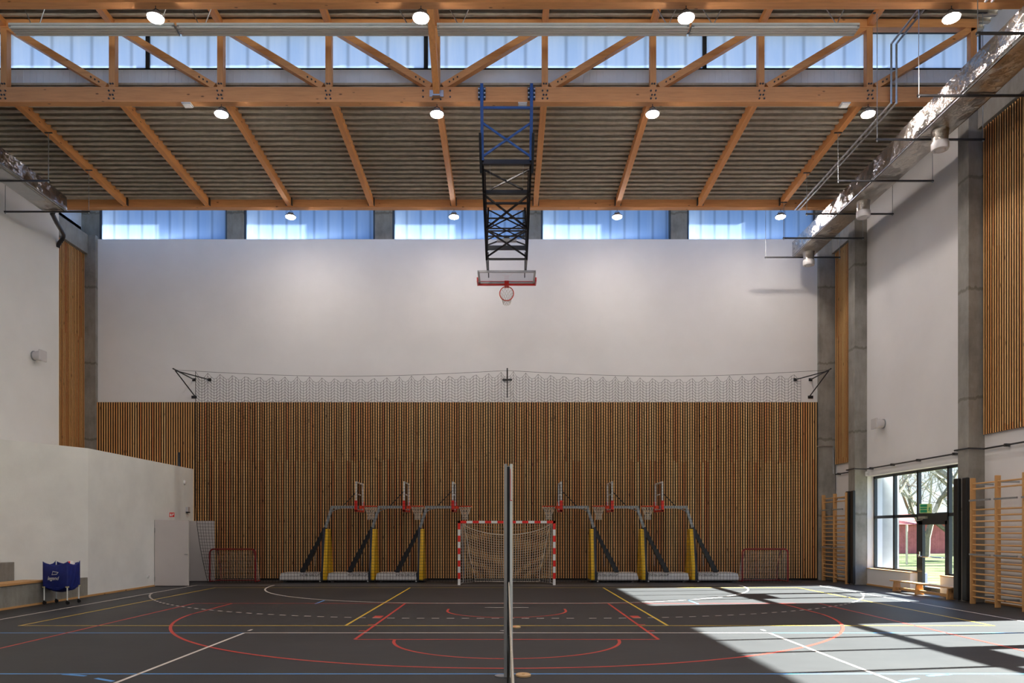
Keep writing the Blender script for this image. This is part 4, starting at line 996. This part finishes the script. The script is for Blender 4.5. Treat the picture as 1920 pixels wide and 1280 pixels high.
lg = MB(); T = [(-0.055, -0.302, 0.705), (-0.032, -0.302, 0.795), (0.105, -0.302, 0.775)]
lg.tube([(-0.05, -0.3, 0.71), (-0.03, -0.3, 0.79), (0.10, -0.3, 0.765), (0.06, -0.3, 0.725)], 0.009, 5, closed=True).make('emblem', 'signal_white', bag)
bl = thing('volleyball', 'red and white ball peeking over the rim of the blue cart', 'ball', (-10.60, 17.96, 0.93))
bm = bmesh.new(); bmesh.ops.create_uvsphere(bm, u_segments=20, v_segments=12, radius=0.1)
me = bpy.data.meshes.new('ball_skin'); bm.to_mesh(me); bm.free(); me.materials.append(MT['signal_white'])
for p in me.polygons: p.use_smooth = True
o = bpy.data.objects.new('ball_skin', me); COL.objects.link(o); o.parent = bl
MB().grid(lambda u, v: (0.1015 * math.cos(-1.9 + 0.8 * u) * math.cos(-.2 + 1.2 * v), 0.1015 * math.sin(-1.9 + 0.8 * u) * math.cos(-.2 + 1.2 * v), 0.1015 * math.sin(-.2 + 1.2 * v)), 8, 10).make('red_panel', 'red', bl, smooth=True)

# ================================================================ WALL BARS, PADS, BENCH
def wall_bars(y_first, n, label):
    t = thing('wall_bars', label, 'wall bars', (11.17, y_first, 0))
    zs = [0.17 + 0.139 * i for i in range(16)] + [2.75, 2.88]
    for k in range(n + 1):
        y = -0.9 * k
        MB().box(-0.02, 0.10, y - 0.05, y, 0.0, 3.02).make('upright', 'pine_z', t, bevel=0.008)
        MB().box(0.02, 0.53, y - 0.045, y - 0.02, 0.15, 0.19).box(0.02, 0.53, y - 0.045, y - 0.02, 2.85, 2.89).split('wall_fixing', 'steel', t)
        if k < n:
            for z in zs: MB().tube([(0.03, y - 0.03, z), (0.03, y - 0.87, z)], 0.02, 8).make('rung', 'pine_y', t, smooth=True)
            for z in (1.19, 2.48): MB().box(-0.055, -0.025, y - 0.78, y - 0.02, z - 0.02, z + 0.02).make('support_bar', 'steel', t)
    return t
wall_bars(17.80, 3, 'tall wooden wall bars beside the stained column, nearest the camera')
wall_bars(26.17, 2, 'wooden wall bars in the far corner beside the slats')
for yc, l in ((24.0, 'far column by the window'), (18.09, 'stained column by the wall bars')):
    for a, b, q in ((-0.06, 0.12, 'nearer side'), (0.28, 0.47, 'farther side')):
        o = MB().box(11.21, 11.30, yc + a, yc + b, 0.04, 3.06).make('column_pad', 'rubber', bevel=0.02)
        tag(o, 'black upright protective pad on the %s of the %s' % (q, l), 'pad', 'black pads on the columns')
be = thing('gym_bench', 'long low wooden gym bench in front of the glazed door', 'bench', (11.33, 20.15, 0))
MB().box(-0.12, 0.12, -1.5, 1.5, 0.29, 0.325).make('seat', 'pine_y', be, bevel=0.006)
MB().box(-0.03, 0.03, -1.35, 1.4, 0.06, 0.13).make('beam', 'pine_y', be)
for y in (-1.3, 0.15, 1.32):
    MB().prism([(-0.12, y - 0.025, 0), (0.12, y - 0.025, 0), (0.085, y - 0.025, 0.29), (-0.085, y - 0.025, 0.29)], (0, 0.05, 0)).make('leg', 'pine_z', be, bevel=0.005)

# ================================================================ SMALL FIXTURES
def speaker(x, y, z, s, label):
    t = thing('wall_speaker', label, 'speaker', (x, y, z))
    MB().lathe((0, 0, 0), [(0.15, 0), (0.15, s * 0.03)], 20, 0).split('wall_plate', 'steel', t)
    MB().lathe((0, 0, 0), [(0.13, s * 0.03), (0.15, s * 0.16), (0.165, s * 0.26)], 24, 0).make('horn_body', 'plastic', t, smooth=True)
    a, b = sorted((s * 0.26, s * 0.31)); MB().box(a, b, -0.19, 0.19, -0.17, 0.17).make('grille', 'plastic', t, bevel=0.03)
speaker(-14.72, 23.0, 7.2, 1, 'grey wall speaker on the upper wall opposite the windows')
speaker(11.70, 22.95, 5.08, -1, 'white wall speaker on the wall above the windows')
fs = thing('fire_sign', 'small red fire equipment sign above the open door', 'sign', (-11.13, 24.4, 2.28))
MB().box(0.0, 0.16, -0.006, 0.006, -0.07, 0.08).make('plate', 'red', fs)
MB().box(0.02, 0.065, -0.009, -0.006, -0.04, 0.045).box(0.085, 0.10, -0.009, -0.006, -0.05, 0.02).box(0.105, 0.14, -0.009, -0.006, 0.0, 0.05).make('pictogram', 'signal_white', fs)
tag(MB().lathe((-11.14, 25.55, 3.42), [(0.075, 0), (0.075, 0.03), (0.05, 0.05)], 18, 0).make('round_siren', 'signal_white', smooth=True), 'small round white alarm disc high on the partition', 'alarm')
cb_ = thing('call_box', 'small pale control box on the partition above the door', 'box', (-11.14, 25.75, 2.5))
MB().box(0, 0.07, -0.1, 0.1, -0.08, 0.09).make('case', 'plastic', cb_, bevel=0.01); MB().box(0.0, 0.075, -0.09, 0.09, -0.12, -0.08).make('dark_base', 'anthracite', cb_)
so = thing('wall_socket', 'small white socket low on the partition beside the door', 'socket', (-11.14, 22.95, 0.34))
MB().box(0, 0.03, -0.05, 0.05, -0.04, 0.04).make('plate', 'signal_white', so, bevel=0.006); MB().box(0.03, 0.034, -0.025, 0.025, -0.022, 0.022).make('cover', 'plastic', so)
vt = MB().tube([(-11.55, 26.05, 3.94), (-11.55, 26.05, 4.52)], 0.05, 10); tag(vt.make('vent_tube', 'anthracite', smooth=True), 'short dark upright tube standing on top of the partition', 'pipe')
dt = thing('motion_sensor', 'small white sensor high on the far column beside the window', 'sensor', (11.72, 23.98, 3.62))
MB().box(-0.1, -0.02, -0.09, 0.0, -0.1, 0.06).make('body', 'signal_white', dt, bevel=0.02); MB().box(-0.1, -0.03, -0.1, -0.09, -0.07, 0.0).make('lens', 'plastic', dt)
# exit sign : two plates in a V above the glazed door
es = thing('exit_sign', 'green exit sign with a running figure above the glazed door', 'sign', (11.86, 20.62, 2.38))
es.rotation_euler = (0, 0, R(-30))
MB().box(-0.30, 0.0, -0.008, 0.008, -0.13, 0.13).make('plate', 'lume', es)
MB().box(-0.285, -0.115, -0.011, -0.008, -0.115, -0.035).box(-0.285, -0.115, -0.011, -0.008, 0.04, 0.115).box(-0.285, -0.115, -0.011, -0.008, -0.02, 0.025).make('green_field', 'green', es)
MB().tube([(-0.055, -0.012, 0.05), (-0.055, -0.012, 0.052)], 0.016, 10).beam((-0.055, -0.011, 0.03), (-0.06, -0.011, -0.03), 0.006, 0.022).beam((-0.06, -0.011, -0.03), (-0.035, -0.011, -0.09), 0.006, 0.014).beam((-0.06, -0.011, -0.03), (-0.09, -0.011, -0.07), 0.006, 0.014).beam((-0.055, -0.011, 0.02), (-0.09, -0.011, 0.0), 0.006, 0.01).beam((-0.055, -0.011, 0.02), (-0.025, -0.011, 0.0), 0.006, 0.01).make('running_figure', 'green', es)
MB().box(0.0, 0.016, -0.008, 0.26, -0.13, 0.13).make('back_plate', 'signal_white', es)

# ================================================================ OUTSIDE
gr = MB().box(13.2, 120, -20, 140, -0.35, -0.12).make('ground', 'grass'); struct(gr, 'sunlit lawn outside the windows', 'ground')
struct(MB().box(12.25, 14.6, -20, 60, -0.4, -0.10).make('pavement', 'paving'), 'pale paved strip outside the glazed door', 'pavement')
def tree(x, y, h, r, seed, label, depth=6):
    rnd = random.Random(seed); t = thing('bare_tree', label, 'tree', (x, y, -0.15), group='bare trees outside the windows')
    tr_ = MB(); tw = MB()
    def grow(p, d, ln_, rad, lv):
        q = p; pts = [p]; rr = [rad]
        for k in range(3):
            d = (d + Vector((rnd.uniform(-.16, .16), rnd.uniform(-.16, .16), rnd.uniform(-.02, .12)))).normalized(); q = q + d * ln_ / 3; pts.append(q); rr.append(rad * (1 - 0.35 * (k + 1) / 3))
        (tr_ if lv < 2 else tw).tube(pts, rr, 6 if lv < 2 else 4, caps=False)
        if lv >= depth: return
        for k in range(3 if lv < 2 else rnd.choice((3, 4))):
            ax = Vector((rnd.uniform(-1, 1), rnd.uniform(-1, 1), rnd.uniform(-.25, .5))).normalized()
            start = pts[rnd.choice((1, 2, 3))] if k else q
            grow(start, (d * 0.75 + ax * 0.75).normalized(), ln_ * rnd.uniform(0.62, 0.8), rad * rnd.uniform(.45, .6), lv + 1)
    grow(Vector((0, 0, 0)), Vector((0.05, 0, 1)), h * 0.36, r, 0)
    tr_.make('trunk', 'bark', t, smooth=True); tw.make('branches', 'twig', t)
TR = [(25.5, 40.0, 12, 0.42, 1, 'thick-trunked bare tree behind the glazed door'), (24.5, 47.0, 11, 0.24, 2, 'slender leaning bare tree behind the middle pane'), (28.5, 60.0, 13, 0.3, 3, 'bare tree farther back behind the first pane'), (33.0, 55.0, 14, 0.34, 4, 'bare tree far behind the door'), (38, 70, 15, 0.34, 5, 'bare tree at the back of the lawn'), (31, 44.5, 10, 0.22, 6, 'small bare tree right of the thick trunk'), (35, 82, 16, 0.4, 8, 'most distant bare tree'), (29.5, 52, 12, 0.25, 9, 'bare tree between the leaning tree and the red hut'), (40, 62, 14, 0.3, 10, 'bare tree beyond the red hut on the door side'), (27.5, 68, 13, 0.28, 11, 'bare tree left of the red hut')]
for a in TR: tree(*a)
sd = thing('red_shed', 'red boarded hut beyond the lawn', 'hut', (35.5, 64, 0))
MB().box(-4, 4, -2.5, 2.5, -0.2, 2.3).make('walls', 'shed', sd); MB().prism([(-4.3, -2.8, 2.3), (-4.3, 2.8, 2.3), (-4.3, 0, 3.2)], (8.6, 0, 0)).make('roof', 'shed', sd)
for k, (x, y) in enumerate(((22.3, 41.2), (22.8, 40.6), (23.3, 41.3))):
    o = MB().tube([(0, 0, -0.2), (0, 0, 2.1)], 0.06, 8).make('tree_stake', 'timber_pale', loc=(x, y, 0)); tag(o, ['pale wooden stake on the lawn, farthest left of the three', 'pale wooden stake on the lawn, middle one of three', 'pale wooden stake on the lawn, right one of three'][k], 'stake', 'stakes round the young tree')
sw = thing('play_tower', 'yellow and red playground tower outside the door', 'play tower', (29.5, 46.5, 0), R(20))
for x in (-.7, .7):
    for y in (-.7, .7): MB().tube([(x, y, -0.2), (x, y, 2.9)], 0.07, 8).make('post', 'timber_pale', sw)
MB().box(-.8, .8, -.8, .8, 1.1, 1.2).make('platform', 'timber_pale', sw); MB().prism([(-.95, -.95, 2.7), (.95, -.95, 2.7), (0, -.95, 3.6)], (0, 1.9, 0)).make('roof', 'yellow_roof', sw); MB().box(-.75, .75, -.8, -.74, 1.2, 1.9).make('side_panel', 'shed', sw)
def bush(x, y, s, seed, label):
    rnd = random.Random(seed); m = MB()
    for k in range(260):
        a, b = rnd.uniform(0, 6.283), rnd.uniform(0, 1.5); rr = s * rnd.uniform(.6, 1)
        c = Vector((rr * math.cos(a) * math.cos(b), rr * math.sin(a) * math.cos(b), rr * math.sin(b) * 0.8)); q = Vector((rnd.uniform(-1, 1), rnd.uniform(-1, 1), rnd.uniform(-1, 1))).normalized() * 0.16; e = q.orthogonal().normalized() * 0.09
        m.quad(c - q, c + e, c + q, c - e)
    o = m.make('bush', 'bush', loc=(x, y, -0.15), recalc=False); tag(o, label, 'bush', 'bushes on the lawn')
bush(24.8, 38.4, 0.9, 1, 'green bush at the foot of the thick-trunked tree'); bush(26.0, 52, 1.3, 2, 'green bush behind the slender leaning tree'); bush(30, 66, 1.8, 3, 'wide green bush far back behind the first pane'); bush(33.5, 48, 1.2, 4, 'green bush beside the playground tower')
